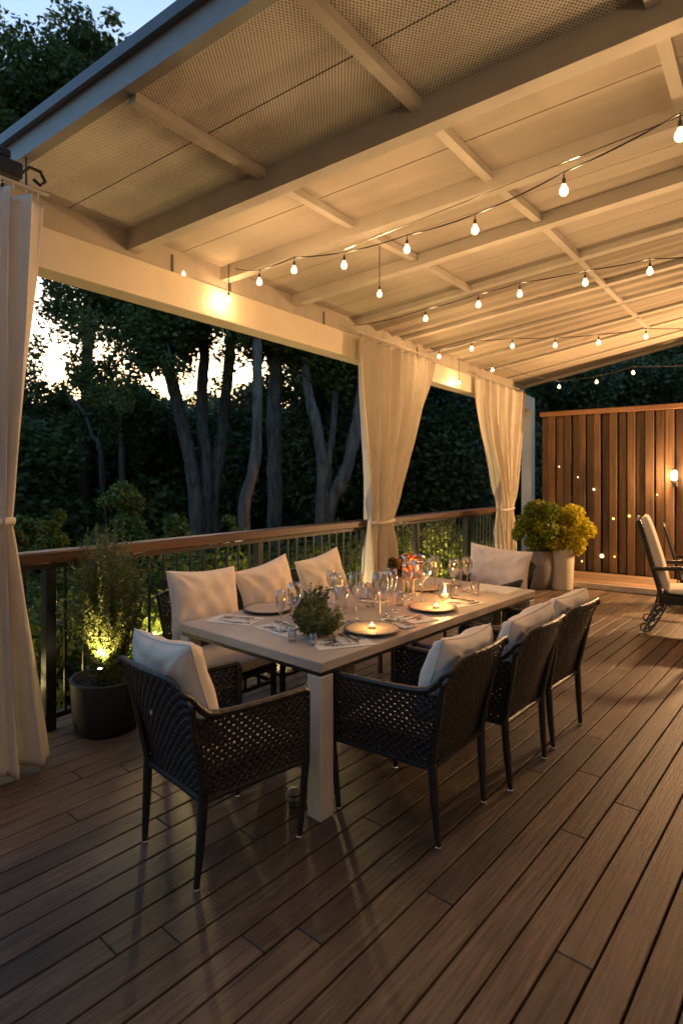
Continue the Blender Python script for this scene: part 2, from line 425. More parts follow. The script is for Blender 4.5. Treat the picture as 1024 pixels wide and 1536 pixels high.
# ------------------------------------------------------------------ railings
def railing(y0, y1, posts, label):
    t = thing('deck_railing', label, 'railing', (HX, y0, 0), 0, 'railings along the edge of the deck'); ln = y1-y0
    m = MB().cbox(-.075, .065, 0, ln, 1.105, 1.185, .012); m.obj('handrail', M_rail, t)
    MB().box(-.02, .02, 0, ln, 1.07, 1.104).obj('top_bar', M_metal, t)
    MB().box(-.02, .02, 0, ln, .07, .105).obj('bottom_bar', M_metal, t)
    for p in posts:
        MB().cbox(-.04, .03, p-y0-.035, p-y0+.035, .0, 1.068, .003).obj('post', M_metal, t)
    y = .05
    while y < ln-.03:
        if all(abs(y0+y-p) > .06 for p in posts):
            MB().box(-.008, .008, y-.008, y+.008, .1045, 1.0705).obj('baluster', M_metal, t)
        y += .133
    return t
railing(1.25, 5.79, (1.99, 3.95, 5.72), 'wood topped black metal deck railing beside the nearest chairs and black planter')
railing(6.0, 10.1, (6.96, 8.6, 10.0), 'wood topped black metal deck railing between the two farther curtains')

# ------------------------------------------------------------------ curtains
def curtain(name, label, X, ytop, ytie, ybot, ztop, ztie, zbot, folds, seed, depth=.05, bulge=0):
    """ytop/ytie/ybot are (near, far) edges at each height"""
    rr = random.Random(seed); ph = [rr.uniform(0, 6.28) for _ in range(6)]
    t = thing(name, label, 'curtain', (X, (ybot[0]+ybot[1])/2, 0), 0, 'curtains hanging from the header beam')
    oy = (ybot[0]+ybot[1])/2
    def sm(a): return a*a*(3-2*a)
    def edges_at(z):
        if z >= ztie:
            a = (z-ztie)/(ztop-ztie)
            e0 = ytie[0] + (ytop[0]-ytie[0])*sm(min(1, a*1.15))
            e1 = ytie[1] + (ytop[1]-ytie[1])*(a**.62*.55 + sm(a)*.45)
        else:
            a = (ztie-z)/(ztie-zbot)
            a = a**.8; e0 = ytie[0] + (ybot[0]-ytie[0])*a; e1 = ytie[1] + (ybot[1]-ytie[1])*a
        return e0, e1
    def fn(u, v):
        z = zbot + (ztop-zbot)*v; e0, e1 = edges_at(z)
        tie = math.exp(-((z-ztie)/.22)**2)
        amp = depth*(1-.5*tie)*(1 - .35*v)
        uu = u + .012*math.sin(7*v+ph[0]) 
        x = amp*(math.sin(2*math.pi*folds*uu + ph[1] + .8*math.sin(2.2*v+ph[2])) + .45*math.sin(2*math.pi*folds*1.63*uu+ph[3]+v*2) + .2*math.sin(2*math.pi*folds*3.1*uu+ph[4]-v*3))
        x += (.08*math.sin(math.pi*u))*tie + bulge*(1-v)**2
        wy = .25*(e1-e0)/folds*math.cos(2*math.pi*folds*uu+ph[1])*.5
        return (x, e0 + (e1-e0)*u + wy - oy, z + .006*math.sin(2*math.pi*folds*u))
    o = MB().grid(fn, int(folds*16), 90).obj('cloth', M_curt, t, True)
    sol = o.modifiers.new('thickness', 'SOLIDIFY'); sol.thickness = .004
    # tieback: a gathered band
    yc = (ytie[0]+ytie[1])/2 - oy; hw = (ytie[1]-ytie[0])/2*.93
    pts = [(.055 + (depth*.9)*math.cos(a), yc + hw*math.sin(a), ztie + .01*math.sin(a*2)) for a in [i*2*math.pi/24 for i in range(25)]]
    MB().tube(pts, .007, 8, False, 3.0).obj('tieback', M_curt, t, True)
    nh = 9
    m = MB()
    for i in range(nh):
        y = ytop[0] + (ytop[1]-ytop[0])*(i+.5)/nh - oy
        m.tube([(0, y, ztop-.01), (.0, y, ztop+.045)], .005, 6)
    m.tube([(0, ytop[0]-oy-.03, ztop+.05), (0, ytop[1]-oy+.03, ztop+.05)], .009, 8)
    m.obj('curtain_rod', M_cream, t)
    return t
curtain('curtain', 'long cream curtain at the left edge, gathered and tied low beside the railing', -3.42, (1.12,1.74), (1.27,1.56), (1.05,1.76), 3.27, 1.42, .02, 5, 1, .06, bulge=.06)
curtain('curtain', 'cream curtain tied back at the railing behind the middle of the table', -3.74, (5.42,7.22), (5.62,6.12), (5.55,6.32), 3.27, 1.16, .03, 9, 2, .085)
curtain('curtain', 'farthest cream curtain tied back beside the leafy potted shrubs', -3.74, (8.78,10.95), (9.62,10.22), (9.7,10.3), 3.27, 1.15, .03, 9, 5, .085)
t = thing('curtain_clamp', 'black metal clamp and hook bracket above the curtain at the left edge', 'bracket', (-3.42, 1.55, 3.34))
MB().cbox(-.03,.03,-.14,.06,.0,.09,.006).cbox(-.02,.02,-.1,.0,.1,.14,.004).obj('body', M_metal, t)
MB().tube([(0,.06,.04),(0,.11,.10),(0,.17,.10),(0,.20,.05),(0,.17,.02),(0,.13,.04)], .010, 8).tube([(0,.09,-.03),(0,.09,.16)], .006, 6).obj('hook', M_metal, t)
MB().tube([(0,-.13+.04*math.cos(a),.17+.04*math.sin(a)) for a in [i*.52 for i in range(13)]], .008, 6).obj('ring', M_metal, t)

# ------------------------------------------------------------------ string lights
def sphere(m, c, r, n=10, k=7, zs=1.0):
    m.lathe([(max(.0005, r*math.sin(math.pi*i/k)), r*zs*math.cos(math.pi*i/k)) for i in range(k+1)][::-1], n, c)
    return m
bulb_me = {}
def bulb(parent, p, drop=.09, sz=1.0, watts=None):
    """hanging bulb: socket, globe and filament glow under the cord"""
    if not bulb_me:
        g0 = MB().lathe([(.0005,-.026),(.011,-.0235),(.019,-.015),(.0215,-.003),(.019,.009),(.012,.021),(.009,.031)], 16).obj('bulb', E_globe, None, True); bulb_me['g'] = g0.data
        f0 = sphere(MB(), (0,0,.002), .013, 8, 6, 1.2).obj('filament', E_core, None, True); bulb_me['f'] = f0.data
        s0 = MB().lathe([(.0005,.062),(.008,.060),(.010,.034),(.011,.031),(.0005,.030)], 10).tube([(0,0,.06),(0,0,drop+.004)], .003, 6).obj('socket', M_metal); bulb_me['s'] = s0.data
        for o in (g0, f0, s0): bpy.data.objects.remove(o)
    b = bpy.data.objects.new('bulb', bulb_me['g']); C.objects.link(b); b.parent = parent; b.location = p
    f = bpy.data.objects.new('filament', bulb_me['f']); C.objects.link(f); f.parent = b
    s = bpy.data.objects.new('socket', bulb_me['s']); C.objects.link(s); s.parent = b
    l = bpy.data.lights.new('bulb_light', 'POINT'); l.energy = BULB_W if watts is None else watts; l.color = WARM; l.shadow_soft_size = .036
    lo = bpy.data.objects.new('bulb_light', l); C.objects.link(lo); lo.parent = b
    return b
def strand(label, start, bulbs, end, extra=None, sag=.05, thin=False):
    t = thing('string_lights', label, 'string lights', start, 0, 'strings of warm bulbs under the patio roof')
    o = Vector(start)
    for p in bulbs: bulb(t, Vector(p)-o)
    hooks = [Vector(start)] + [Vector(p)+Vector((0,0,.09)) for p in bulbs] + [Vector(end)]
    pts = []
    for a, b in zip(hooks, hooks[1:]):
        n = 8; L_ = (b-a).length
        for i in range(n):
            f = i/n; q = a.lerp(b, f); q.z -= sag*L_*4*f*(1-f)*.35; pts.append(q-o)
    pts.append(hooks[-1]-o)
    MB().tube(pts, .0045, 6).obj('cord', M_metal, t)
    if extra:
        a, b = Vector(extra[0]), Vector(extra[1])
        MB().tube([a.lerp(b, f/12)-o for f in range(13)], .0028, 5).obj('support_wire', M_silver, t)
    return t
b1 = [onz(389,423,3.13), onz(441,405,3.14), onz(516,398,3.13), onz(610,374,3.12), onz(712,345,3.08), onz(845,286,3.07), onz(1019,203,3.07)]
e1 = Vector((.35, 2.0, 3.25))
strand('nearest string of warm bulbs, running from the header beam to the upper right', onx(345,400,HX+.005), b1, e1, (onz(517,374,3.22), onz(1060,158,3.18)))
b2 = [onz(638,478,3.13), onz(717,457,3.12), onz(779,441,3.12), onz(877,424,3.13), onz(974,407,3.15)]
strand('second string of warm bulbs, crossing the middle of the patio ceiling', onx(530,488,HX+.005), b2, onz(1090,380,3.24))
b3 = [onz(658,535,3.2), onz(707,523,3.18), onz(768,519,3.17), onz(832,518,3.17), onz(897,514,3.18), onz(968,505,3.22)]
strand('third string of warm bulbs, under the far folds of the cloth ceiling', onx(640,528,HX+.005), b3, onz(1080,490,3.3))
b4 = [onz(738,555,3.2), onz(838,580,3.13), onz(894,573,3.16), onz(949,559,3.2)]
strand('farthest string of warm bulbs, hanging in front of the trees above the wooden fence', onx(728,548,HX+.005), b4, onz(1060,545,3.28))
def pendant(label, p, top, watts=None):
    t = thing('hanging_bulb', label, 'light bulb', p, 0, 'single warm bulbs near the header beam')
    bulb(t, (0,0,0), watts=watts); MB().tube([(0,0,.09),(0,0,top-p[2])], .004, 6).obj('cord', M_metal, t)
    return t
p = spot(569,441,4.75); pendant('single warm bulb hanging alone from a rafter, left of the second string', p, zc(p.x, 4.5))
q = onx(343,449,HX+.10); pendant('warm bulb glowing close against the cream header beam, nearer of two', q, 3.5)
q = onx(688,574,HX+.10); pendant('warm bulb glowing close against the header beam between the two farther curtains', q, 3.5)
q = onx(278,408,HX-.0); pendant('small warm bulb peeping over the top of the header beam', (HX-.03, q.y, 3.33), 3.5, .03)

# ------------------------------------------------------------------ fence, sconce, small lights
FY = 10.62; FXL = -3.32
fe = thing('wooden_fence', 'tall vertical board fence, warm brown, closing the far end of the deck', 'fence', (0, FY, 0))
rf = random.Random(8)
m = MB(); x = FXL; k = 0
while x < 3.8:
    wd = rf.uniform(.095, .125); off = .0 if k % 2 else .05
    h0 = 2.78
    m.cbox(x, x+wd, off, off+.022, .087 + rf.uniform(0,.01), h0, .003)
    x += wd + rf.uniform(.012,.03); k += 1
m.obj('boards', M_fence, fe)
MB().cbox(FXL-.02, 3.8, -.03, .08, 2.782, 2.86, .004).obj('cap_rail', woodmat('fence_cap', (.16,.075,.03), (.30,.15,.065), axis='X', sc=.7), fe)
MB().box(FXL-.0, 3.8, .055, .09, .3, .42).box(FXL, 3.8, .055, .09, 1.3, 1.42).box(FXL, 3.8, .055, .09, 2.3, 2.42).box(FXL, 3.8, .10, .11, 0.05, 2.78).obj('back_rail', M_under, fe)
mk = MB().cbox(-2.75, -2.38, -.022, -.004, .12, 1.95, .003)
sc_ = thing('wall_sconce', 'lit black wall lantern with glowing glass on the fence', 'wall lamp', (-1.22, FY-.03, 1.70))
MB().cbox(-.03,.03,0,.025,-.16,.0,.003).tube([(0,.01,-.12),(0,-.07,-.13),(0,-.10,-.10)], .010, 8).lathe([(.0005,-.10),(.04,-.095),(.045,-.06),(.04,-.05),(.0005,-.05)], 14, (0,-.10,0)).obj('bracket', M_metal, sc_)
MB().lathe([(.0005,.10),(.03,.095),(.042,.07),(.042,-.03),(.03,-.048),(.0005,-.05)][::-1], 16, (0,-.10,0)).obj('glass', E_sconce, sc_, True)
MB().lathe([(.0005,.135),(.015,.13),(.035,.112),(.038,.102),(.0005,.101)][::-1], 14, (0,-.10,0)).obj('cap', M_metal, sc_)
l = bpy.data.lights.new('sconce_light', 'POINT'); l.energy = 11; l.color = WARM; l.shadow_soft_size = .05
lo = bpy.data.objects.new('sconce_light', l); C.objects.link(lo); lo.parent = sc_; lo.location = (0,-.17,.03)
dup(sc_, (.15, FY-.03, 1.70), None, 'unseen fill lantern added on the fence, past the right edge of the view')  # added lamp out of view, brightens the right side of the deck
for o in list(bpy.data.objects):
    if o.name == 'sconce_light.001':
        o.data = o.data.copy(); o.data.energy = 135
hl = dup(sc_, (2.57, 1.9, 2.0), R(-90), 'unseen fill lantern added beside the patio door of the house, right of the viewer')  # added lamp out of view, warm fill for the near deck
hl2 = dup(sc_, (2.57, -1.4, 2.0), R(-90), 'unseen fill lantern added on the house wall behind the viewer')  # another added fill lamp, behind the camera
for t_, e_ in ((hl, 20), (hl2, 11)):
    for o in list(t_.children):
        if o.type == 'LIGHT': o.data = o.data.copy(); o.data.energy = e_; o.data.color = (1, .66, .36)
def fairy(label, px, py, yy, sz, col=(1,.6,.15)):
    r = (px-512)/F; dd = yy/(sT*r+cT); p = spot(px, py, dd)
    t = thing('small_fence_light', label, 'small light', p, 0, 'small lights scattered over the fence')
    sphere(MB(), (0,0,0), sz, 10, 7).obj('bulb', emit('tiny_glow', col, 1.1), t, True)
    MB().tube([(0,0,sz*.9),(0,.02,sz*1.5),(0,yy*0+.035,sz*1.5)], .004, 5).obj('hook', M_metal, t)
fairy('largest round warm light low on the fence near the planters', 902, 834, 10.55, .03, (1,.72,.3))
fairy('small amber light low on the fence, right of the largest one', 921, 835, 10.57, .014, (1,.3,.05))
fairy('small white light on the middle height of the fence above the yellow shrub', 890, 734, 10.57, .016, (1,.85,.5))
fairy('upright amber light at the side of the yellow shrub', 919, 778, 10.57, .016)
fairy('small orange light on the fence left of the high backed patio chair', 943, 774, 10.57, .018, (1,.5,.1))

fairy('tiny warm light high on the fence above the grey planter', 838, 700, 10.57, .010, (1,.7,.3))
fairy('tiny warm light on the fence straight above the white planter', 866, 716, 10.57, .010, (1,.6,.2))
fairy('tiny amber light low on the fence just right of the white planter', 872, 842, 10.57, .012, (1,.5,.12))
fairy('tiny warm light on the fence between the wall lantern and the high backed chair', 985, 742, 10.57, .010, (1,.6,.2))

# ------------------------------------------------------------------ dining table
tb = thing('dining_table', 'long cream outdoor dining table laid with plates and glasses', 'table', (-2.225, 3.511, 0), DR-R(.8))
TW, TL, TZ = 1.195, 2.49, .770
MB().cbox(-TW/2, TW/2, -TL/2, TL/2, TZ-.050, TZ, .004).obj('tabletop', M_table, tb)
MB().box(-TW/2+.012, TW/2-.012, -TL/2+.012, TL/2-.012, TZ-.072, TZ-.0505).obj('apron', M_metal, tb)
for (x, y) in ((TW/2-.048, -TL/2+.048), (-TW/2+.048, -TL/2+.048), (TW/2-.048, TL/2-.048), (-TW/2+.048, TL/2-.048), (-TW/2+.2, .1)):
    MB().cbox(x-.046, x+.046, y-.046, y+.046, 0, TZ-.0725, .004).obj('leg', M_tleg, tb)

# ------------------------------------------------------------------ wicker armchair
def weave(m, fn, nu, nv, wu, wv, amp=.0035, seg=2):
    """woven strands over fn(u,v): nu vertical strands, nv horizontal ones, flat ribbons"""
    def nrm(u, v):
        e = .01; a = Vector(fn(min(1,u+e), v)) - Vector(fn(max(0,u-e), v)); b = Vector(fn(u, min(1,v+e))) - Vector(fn(u, max(0,v-e)))
        return a.normalized(), b.normalized(), a.cross(b).normalized()
    def ribbon(samples, side_idx, w_, th=.0022):
        o = len(m.v)
        for (u, v, off) in samples:
            a, b, n = nrm(u, v); p = Vector(fn(u, v)) + n*off; s_ = (a, b)[side_idx]
            m.v += [tuple(p - s_*w_ - n*th), tuple(p - s_*w_*.6 + n*th), tuple(p + s_*w_*.6 + n*th), tuple(p + s_*w_ - n*th)]
        for i in range(len(samples)-1):
            for k in range(4):
                a_, b_ = o+i*4+k, o+i*4+(k+1)%4; m.f.append((a_, b_, b_+4, a_+4))
    rj = random.Random(nu*100+nv)
    for i in range(nu):
        u = (i+.5+rj.uniform(-.1,.1))/nu
        ribbon([(u, j/nv, amp*(1 if (i+j) % 2 else -1)) for j in range(0, nv+1)], 0, wu)
    for j in range(nv):
        v = (j+.5+rj.uniform(-.1,.1))/nv
        ribbon([(i/nu, v, amp*(-1 if (i+j) % 2 else 1)) for i in range(0, nu+1)], 1, wv)
    return m
BW, BT = .245, .30      # half widths of the back at the bottom and at the top
def backf(u, v):
    s = 2*u-1; x = s*(BW + (BT-BW)*v**.8)
    y = -.245 - .17*v**1.3 + .045*s*s*(.3+.7*v) 
    z = .355 + (.52 - .05*s**6)*v
    return (x, y, z)
def sidef(sg):
    def f(u, v):       # u: back to front
        y = -.25 - .045*(1-u)*v + (.55+.045*0)*u
        x = sg*(.25 + .035*u + .03*v*(1-.3*u))
        top = .70 - .02*u
        return (x, y, .355 + (top-.355)*v)
    return f
def wicker_chair(loc, rz, label):
    t = thing('wicker_armchair', label, 'armchair', loc, rz, 'wicker armchairs around the dining table')
    def br(m, fn, nu, nv, w_=.0078): weave(m, fn, nu, nv, w_, w_); return m
    weave(MB(), backf, 26, 27, .0102, .0094, .0023).obj('backrest', M_wick, t)
    for sg in (-1, 1):
        m = br(MB(), sidef(sg), 28, 18, .0078); m.obj('side_panel', M_wick, t)
    fr = lambda u, v: (-.28+.56*u, .292, .355+.075*v)
    br(MB(), fr, 26, 4, .008).obj('front_apron', M_wick, t)
    br(MB(), lambda u, v: (-.262+.524*u, -.235+.52*v, .405), 24, 24, .009).obj('seat', M_wick, t)
    # wrapped rails: bottom, seat frame
    m = MB()
    pts = [(-.285,.295,.68)]
    top = []
    for sg in (-1,):
        pass
    arc = [(-.285,.30,.655),(-.292,.285,.685),(-.294,.2,.69),(-.292,0,.695),(-.288,-.15,.702),(-.286,-.24,.715),(-.29,-.29,.75)]
    back = [tuple(Vector(backf(u, 1)) + Vector((0,0,.0))) for u in (0,.06,.14,.3,.5,.7,.86,.94,1)]
    left = arc + [(-.297,-.335,.80)] + back
    right = [(-x, y, z) for (x, y, z) in ([(-.297,-.335,.80)] + arc[::-1])]
    path = left + right
    # smooth the path
    sp = []
    for i in range(len(path)-1):
        a = Vector(path[max(0,i-1)]); b = Vector(path[i]); c = Vector(path[i+1]); dd = Vector(path[min(len(path)-1,i+2)])
        for k in range(4):
            f = k/4
            sp.append(.5*((2*b)+(c-a)*f+(2*a-5*b+4*c-dd)*f*f+(3*b-a-3*c+dd)*f**3))
    sp.append(Vector(path[-1]))
    ns = len(sp); m.tube(sp, [(.0165 if abs(i-ns/2) > ns*.24 else .0115) + .0014*(i % 2) for i in range(ns)], 8)
    m.obj('arm_rail', M_wick, t)
    m = MB(); lo_ = [(-.285,.29,.36),(-.25,-.25,.355),(.25,-.25,.355),(.285,.29,.36),(-.285,.29,.36)]
    for a, b in zip(lo_, lo_[1:]): m.tube([a, b], .013, 6)
    for sg in (-1,1): m.tube([(sg*.25,-.25,.35),(sg*.268,-.29,.56),(sg*.292,-.33,.76)], .014, 6)
    m.obj('frame', M_wick, t)
    for sg in (-1, 1):
        l1 = MB().tube([(sg*.285,.30,.67),(sg*.282,.298,.36),(sg*.262,.275,.012)], [.019,.021,.0135], 8).obj('leg', M_metal, t)
        MB().lathe([(.0005,0),(.015,.0),(.016,.010),(.014,.014),(.0005,.014)], 10, (sg*.262,.275,0)).obj('foot', M_chrome, l1)
        l2 = MB().tube([(sg*.25,-.25,.38),(sg*.245,-.26,.2),(sg*.236,-.275,.012)], [.022,.020,.0135], 8).obj('leg', M_metal, t)
        MB().lathe([(.0005,0),(.015,.0),(.016,.010),(.014,.014),(.0005,.014)], 10, (sg*.236,-.275,0)).obj('foot', M_chrome, l2)
    pillowmesh(.455, .47, .085, 4, False).obj('seat_cushion', M_cush, t, True).matrix_local = Matrix.Translation((0,.03,.452))
    return t
def pillowmesh(w_, h_, th, seed, soft=True):
    """plump cushion in the xy plane, thickness along z"""
    rr = random.Random(seed); ph = [rr.uniform(0,6.28) for _ in range(8)]
    m = MB(); n = 28; o = 0
    def edge(s, t):
        c = 1 - (.09*(1-abs(t)**1.6) if soft else 0); d_ = 1 - (.10*(1-abs(s)**1.6) if soft else 0)
        return s*w_/2*c, t*h_/2*d_
    def lay(sg):
        def f(u, v):
            s, t = 2*u-1, 2*v-1; s = math.copysign(1-(1-abs(s))**1.4, s); t = math.copysign(1-(1-abs(t))**1.4, t)
            x, y = edge(s, t)
            pw = (.42 if soft else .22)
            b = max(0, (1-abs(s)**2.6)*(1-abs(t)**2.6))**pw
            crease = .0
            if soft:
                for (cx, cy) in ((-1,-1),(1,-1),(-1,1),(1,1)):
                    dx, dy = s-cx, t-cy; r_ = math.hypot(dx, dy); a_ = math.atan2(dy*cy, dx*cx)
                    crease += math.exp(-r_*1.7)*math.sin(a_*11+ph[0])*.10
                crease += .06*math.sin(3*s+ph[1]+2*t) + .035*math.sin(8*t+ph[2]+3*s) + .03*math.sin(11*s+ph[4]-4*t)
            z = sg*(th/2*b*(1+crease*2.0)) + (.006*math.sin(2.5*s+ph[3]) if soft else 0)
            return (x, y, z)
        return f
    m.grid(lay(1), n, n); k = len(m.v); m.grid(lay(-1), n, n)
    per = [Vector(lay(1)(u, v))*1.0 for (u, v) in [(i/16,0) for i in range(16)]+[(1,i/16) for i in range(16)]+[(1-i/16,1) for i in range(16)]+[(0,1-i/16) for i in range(16)]]
    per.append(per[0])
    # flip the lower layer
    nf = n*n; m.f = m.f[:nf] + [f[::-1] for f in m.f[nf:]]
    m.tube(per, .0042, 6, False)
    return m
chA = wicker_chair((-2.0, 1.83, 0), R(-9), 'black wicker armchair at the near head of the table, its back to the viewer')
chB = dup(chA, (-1.465, 2.62, 0), R(88), 'black wicker armchair nearest on the right side, beside the near table corner')
chC = dup(chA, (-1.37, 3.29, 0), R(86), 'black wicker armchair in the middle of the right side of the table')
chD = dup(chA, (-1.33, 3.93, 0), R(85), 'black wicker armchair farthest along the right side of the table')
chH = dup(chA, (-2.20, 5.36, 0), R(168), 'black wicker armchair at the far head of the table, facing the viewer')

chA.scale = (.94, .95, 1); chA.location = (-2.035, 1.85, 0)
def back_pillow(chair, label, w_, h_, th, up, back, lean, seed, roll=0.0, side=0.0):
    o = pillowmesh(w_, h_, th, seed).obj('back_pillow', M_cush, None, True)
    tag(o, label, 'pillow', 'cream pillows on the dining chairs')
    ch = Matrix.Translation(chair.location) @ Matrix.Rotation(chair.rotation_euler.z, 4, 'Z')
    o.matrix_world = ch @ Matrix.Translation((side, back, up)) @ Matrix.Rotation(R(90)+lean, 4, 'X') @ Matrix.Rotation(roll, 4, 'Z')
    return o
LEAN = R(18)
back_pillow(chA, 'cream pillow rising above the backrest of the armchair at the near head of the table', .48, .46, .19, .765, -.225, LEAN, 11, R(2))
back_pillow(chB, 'cream pillow against the backrest of the nearest armchair on the right side', .515, .42, .19, .725, -.235, LEAN, 12, R(-3))
back_pillow(chC, 'cream pillow in the armchair in the middle of the right side', .515, .42, .19, .725, -.235, LEAN, 13, R(3))
back_pillow(chD, 'cream pillow in the farthest armchair on the right side', .515, .42, .19, .725, -.235, LEAN, 14)
back_pillow(chH, 'wide cream pillow on the armchair at the far head of the table', .70, .42, .17, .78, -.20, R(8), 15, R(3))

# ------------------------------------------------------------------ metal framed chairs on the railing side
def frame_chair(loc, rz, label):
    t = thing('framed_chair', label, 'chair', loc, rz, 'metal framed chairs on the railing side of the table')
    for sg in (-1, 1):
        MB().cbox(sg*.255-.016, sg*.255+.016, .235, .267, 0, .455, .004).obj('leg', M_metal, t)
        MB().tube([(sg*.25,-.24,.42),(sg*.25,-.29,0)], [.02,.016], 6).obj('leg', M_metal, t)
    m = MB()
    m.cbox(-.27,.27,-.26,.27,.352,.385,.003)
    m.box(-.239,.239,.243,.261,.262,.284)
    for x in (-.12,.0,.12): m.box(x-.008,x+.008,.244,.26,.2838,.3525)
    for sg in (-1,1):
        m.box(sg*.252-.009,sg*.252+.009,-.25,.234,.262,.284)
        for y in (-.1,.08): m.box(sg*.252-.008,sg*.252+.008,y-.008,y+.008,.2838,.3525)
    m.obj('seat_frame', M_metal, t)
    f = lambda u, v: ((2*u-1)*(.24+.02*v), -.25-.13*v+.03*(2*u-1)**2, .38+.48*v)
    weave(MB(), f, 24, 24, .0085, .0085).obj('backrest', M_wick, t)
    MB().tube([f(0,0), f(0,.5), f(0,1), f(.1,1.02), f(.5,1.03), f(.9,1.02), f(1,1), f(1,.5), f(1,0)], .014, 8).obj('back_frame', M_wick, t)
    pillowmesh(.54, .54, .10, 7, False).obj('seat_cushion', M_cush, t, True).matrix_local = Matrix.Translation((0,.01,.436))
    return t
chE = frame_chair((-3.02, 2.74, 0), R(-94), 'metal framed chair nearest on the railing side of the table')
chF = dup(chE, (-3.0, 3.36, 0), R(-94), 'metal framed chair in the middle of the railing side of the table')
chG = dup(chE, (-2.97, 4.02, 0), R(-94), 'metal framed chair farthest along the railing side of the table')
back_pillow(chE, 'cream pillow in the chair nearest on the railing side, left end of the row', .58, .46, .17, .80, -.17, R(14), 21, R(3))
back_pillow(chF, 'cream pillow in the middle chair on the railing side, one corner raised', .56, .46, .17, .78, -.17, R(14), 22, R(-9))
back_pillow(chG, 'cream pillow in the farthest chair on the railing side of the table', .56, .46, .17, .78, -.17, R(14), 23, R(-8))

# ------------------------------------------------------------------ tableware
def T(px, py): 
    p = onz(px, py, TZ); p.z = TZ+.0005; return p
def plate(p, label, r=.165, light=True):
    t = thing('dinner_plate', label, 'plate', p, 0, 'plates laid on the dining table')
    MB().lathe([(.0005,.004),(r*.55,.003),(r*.6,.0),(r*.62,.0),(r*.95,.014),(r,.018),(r,.021),(r*.93,.0195)], 36, close=False).obj('rim', M_platedk, t, True)
    MB().lathe([(.0005,.0085),(r*.6,.0085),(r*.93,.0197),(r*.9,.022),(r*.6,.012),(.0005,.0115)], 36).obj('plate_face', M_plate, t, True)
    return t
def tealight(p, label, watts=.13):
    t = thing('tealight', label, 'candle', p, 0, 'tealights burning on the table')
    MB().lathe([(.0005,0),(.02,0),(.02,.016),(.018,.017),(.0005,.016)], 16).obj('wax', M_wax, t, True)
    MB().lathe([(.0005,0),(.004,.004),(.0045,.008),(.002,.015),(.0005,.018)], 8, (0,0,.0175)).obj('flame', E_flame, t, True)
    l = bpy.data.lights.new('flame_light', 'POINT'); l.energy = watts; l.color = (1,.5,.15); l.shadow_soft_size = .014
    lo = bpy.data.objects.new('flame_light', l); C.objects.link(lo); lo.parent = t; lo.location = (0,0,.05)
    return t
pa = T(557,947); plate(pa, 'dark rimmed plate with a tealight, nearest the right edge of the table')
pb = T(648,914); plate(pb, 'dark rimmed plate with a tealight in the middle of the right side')
pc = T(402,916); plate(pc, 'plate at the railing side near the left table edge')
pd = T(632,884); plate(pd, 'plate at the railing side behind the glasses')
tealight(pa+Vector((-.01,.02,.0125)), 'tealight burning on the plate nearest the right edge')
tealight(pb+Vector((.03,.0,.0125)), 'tealight burning on the middle right plate')
t = thing('place_setting_board', 'flat cream placemat stack at the far head of the table', 'placemat', T(738,884), DR+R(3))
MB().cbox(-.2,.2,-.14,.14,0,.006,.002).cbox(-.18,.19,-.13,.12,.0062,.014,.002).obj('mat', M_nap, t)
def fork(m, M_):
    m.tube([M_@Vector(p) for p in ((0,-.09,.004),(0,0,.006),(0,.045,.005))], [.004,.0022,.003], 6)
    m.box(-.011,.011,.045,.052,.003,.006, M_)
    for x in (-.0095,-.0032,.0032,.0095): m.box(x-.0014,x+.0014,.0515,.095,.0032,.0055, M_)
def knife(m, M_):
    m.box(-.005,.005,-.10,-.0,.001,.007, M_); m.box(-.008,.007,.0002,.11,.003,.0048, M_)
rn = random.Random(5)
def napkin(p, rz, label, w_=.11, h_=.19):
    o = MB(); 
    def f(u, v): return ((u-.5)*w_ + .006*math.sin(v*9), (v-.5)*h_ + .004*math.sin(u*11), .002+.0022*math.sin(u*7+v*4)**2)
    o.grid(f, 12, 12); n = o.obj('napkin', M_nap, None, True); n.modifiers.new('thickness','SOLIDIFY').thickness = .002
    n.location = p; n.rotation_euler = (0,0,rz); tag(n, label, 'napkin', 'folded napkins on the table')
def leafmat_print(p, rz, label, seed):
    rr = random.Random(seed); t = thing('patterned_placemat', label, 'placemat', p, rz, 'placemats printed with dark leaves')
    MB().cbox(-.16,.16,-.105,.105,0,.003,.001).obj('mat', M_nap, t)
    m = MB()
    for k in range(9):
        x0, y0, a = rr.uniform(-.13,.06), rr.uniform(-.08,.08), rr.uniform(-.5,.5)
        st = [Vector((x0+.1*f*math.cos(a+f*.5), y0+.1*f*math.sin(a+f*.5), .0042)) for f in (0,.25,.5,.75,1)]
        m.tube(st, .0016, 4)
        for q in st[1:]:
            for sg in (-1,1):
                b = a+sg*.9; e = q+Vector((math.cos(b)*.026, math.sin(b)*.026, 0)); n_ = Vector((-math.sin(b), math.cos(b), 0))*.0045
                mid = q.lerp(e,.5)
                if abs(e.x) < .155 and abs(e.y) < .1: m.add([q, mid+n_, e, mid-n_], [(0,1,2,3)])
    m.obj('leaf_print', M_platedk, t)
def cutlery(p, rz, where):
    m = MB(); fork(m, Matrix.Identity(4)); o = m.obj('fork', M_silver); o.location = p + Vector((0,0,.006)); o.rotation_euler = (0,0,rz); tag(o, 'steel fork '+where, 'fork', 'forks laid on the table')
    m = MB(); knife(m, Matrix.Identity(4)); o = m.obj('knife', M_silver); o.location = p + Matrix.Rotation(rz,3,'Z')@Vector((.035,0,.006)); o.rotation_euler = (0,0,rz+.06); tag(o, 'steel knife '+where, 'knife', 'knives laid on the table')
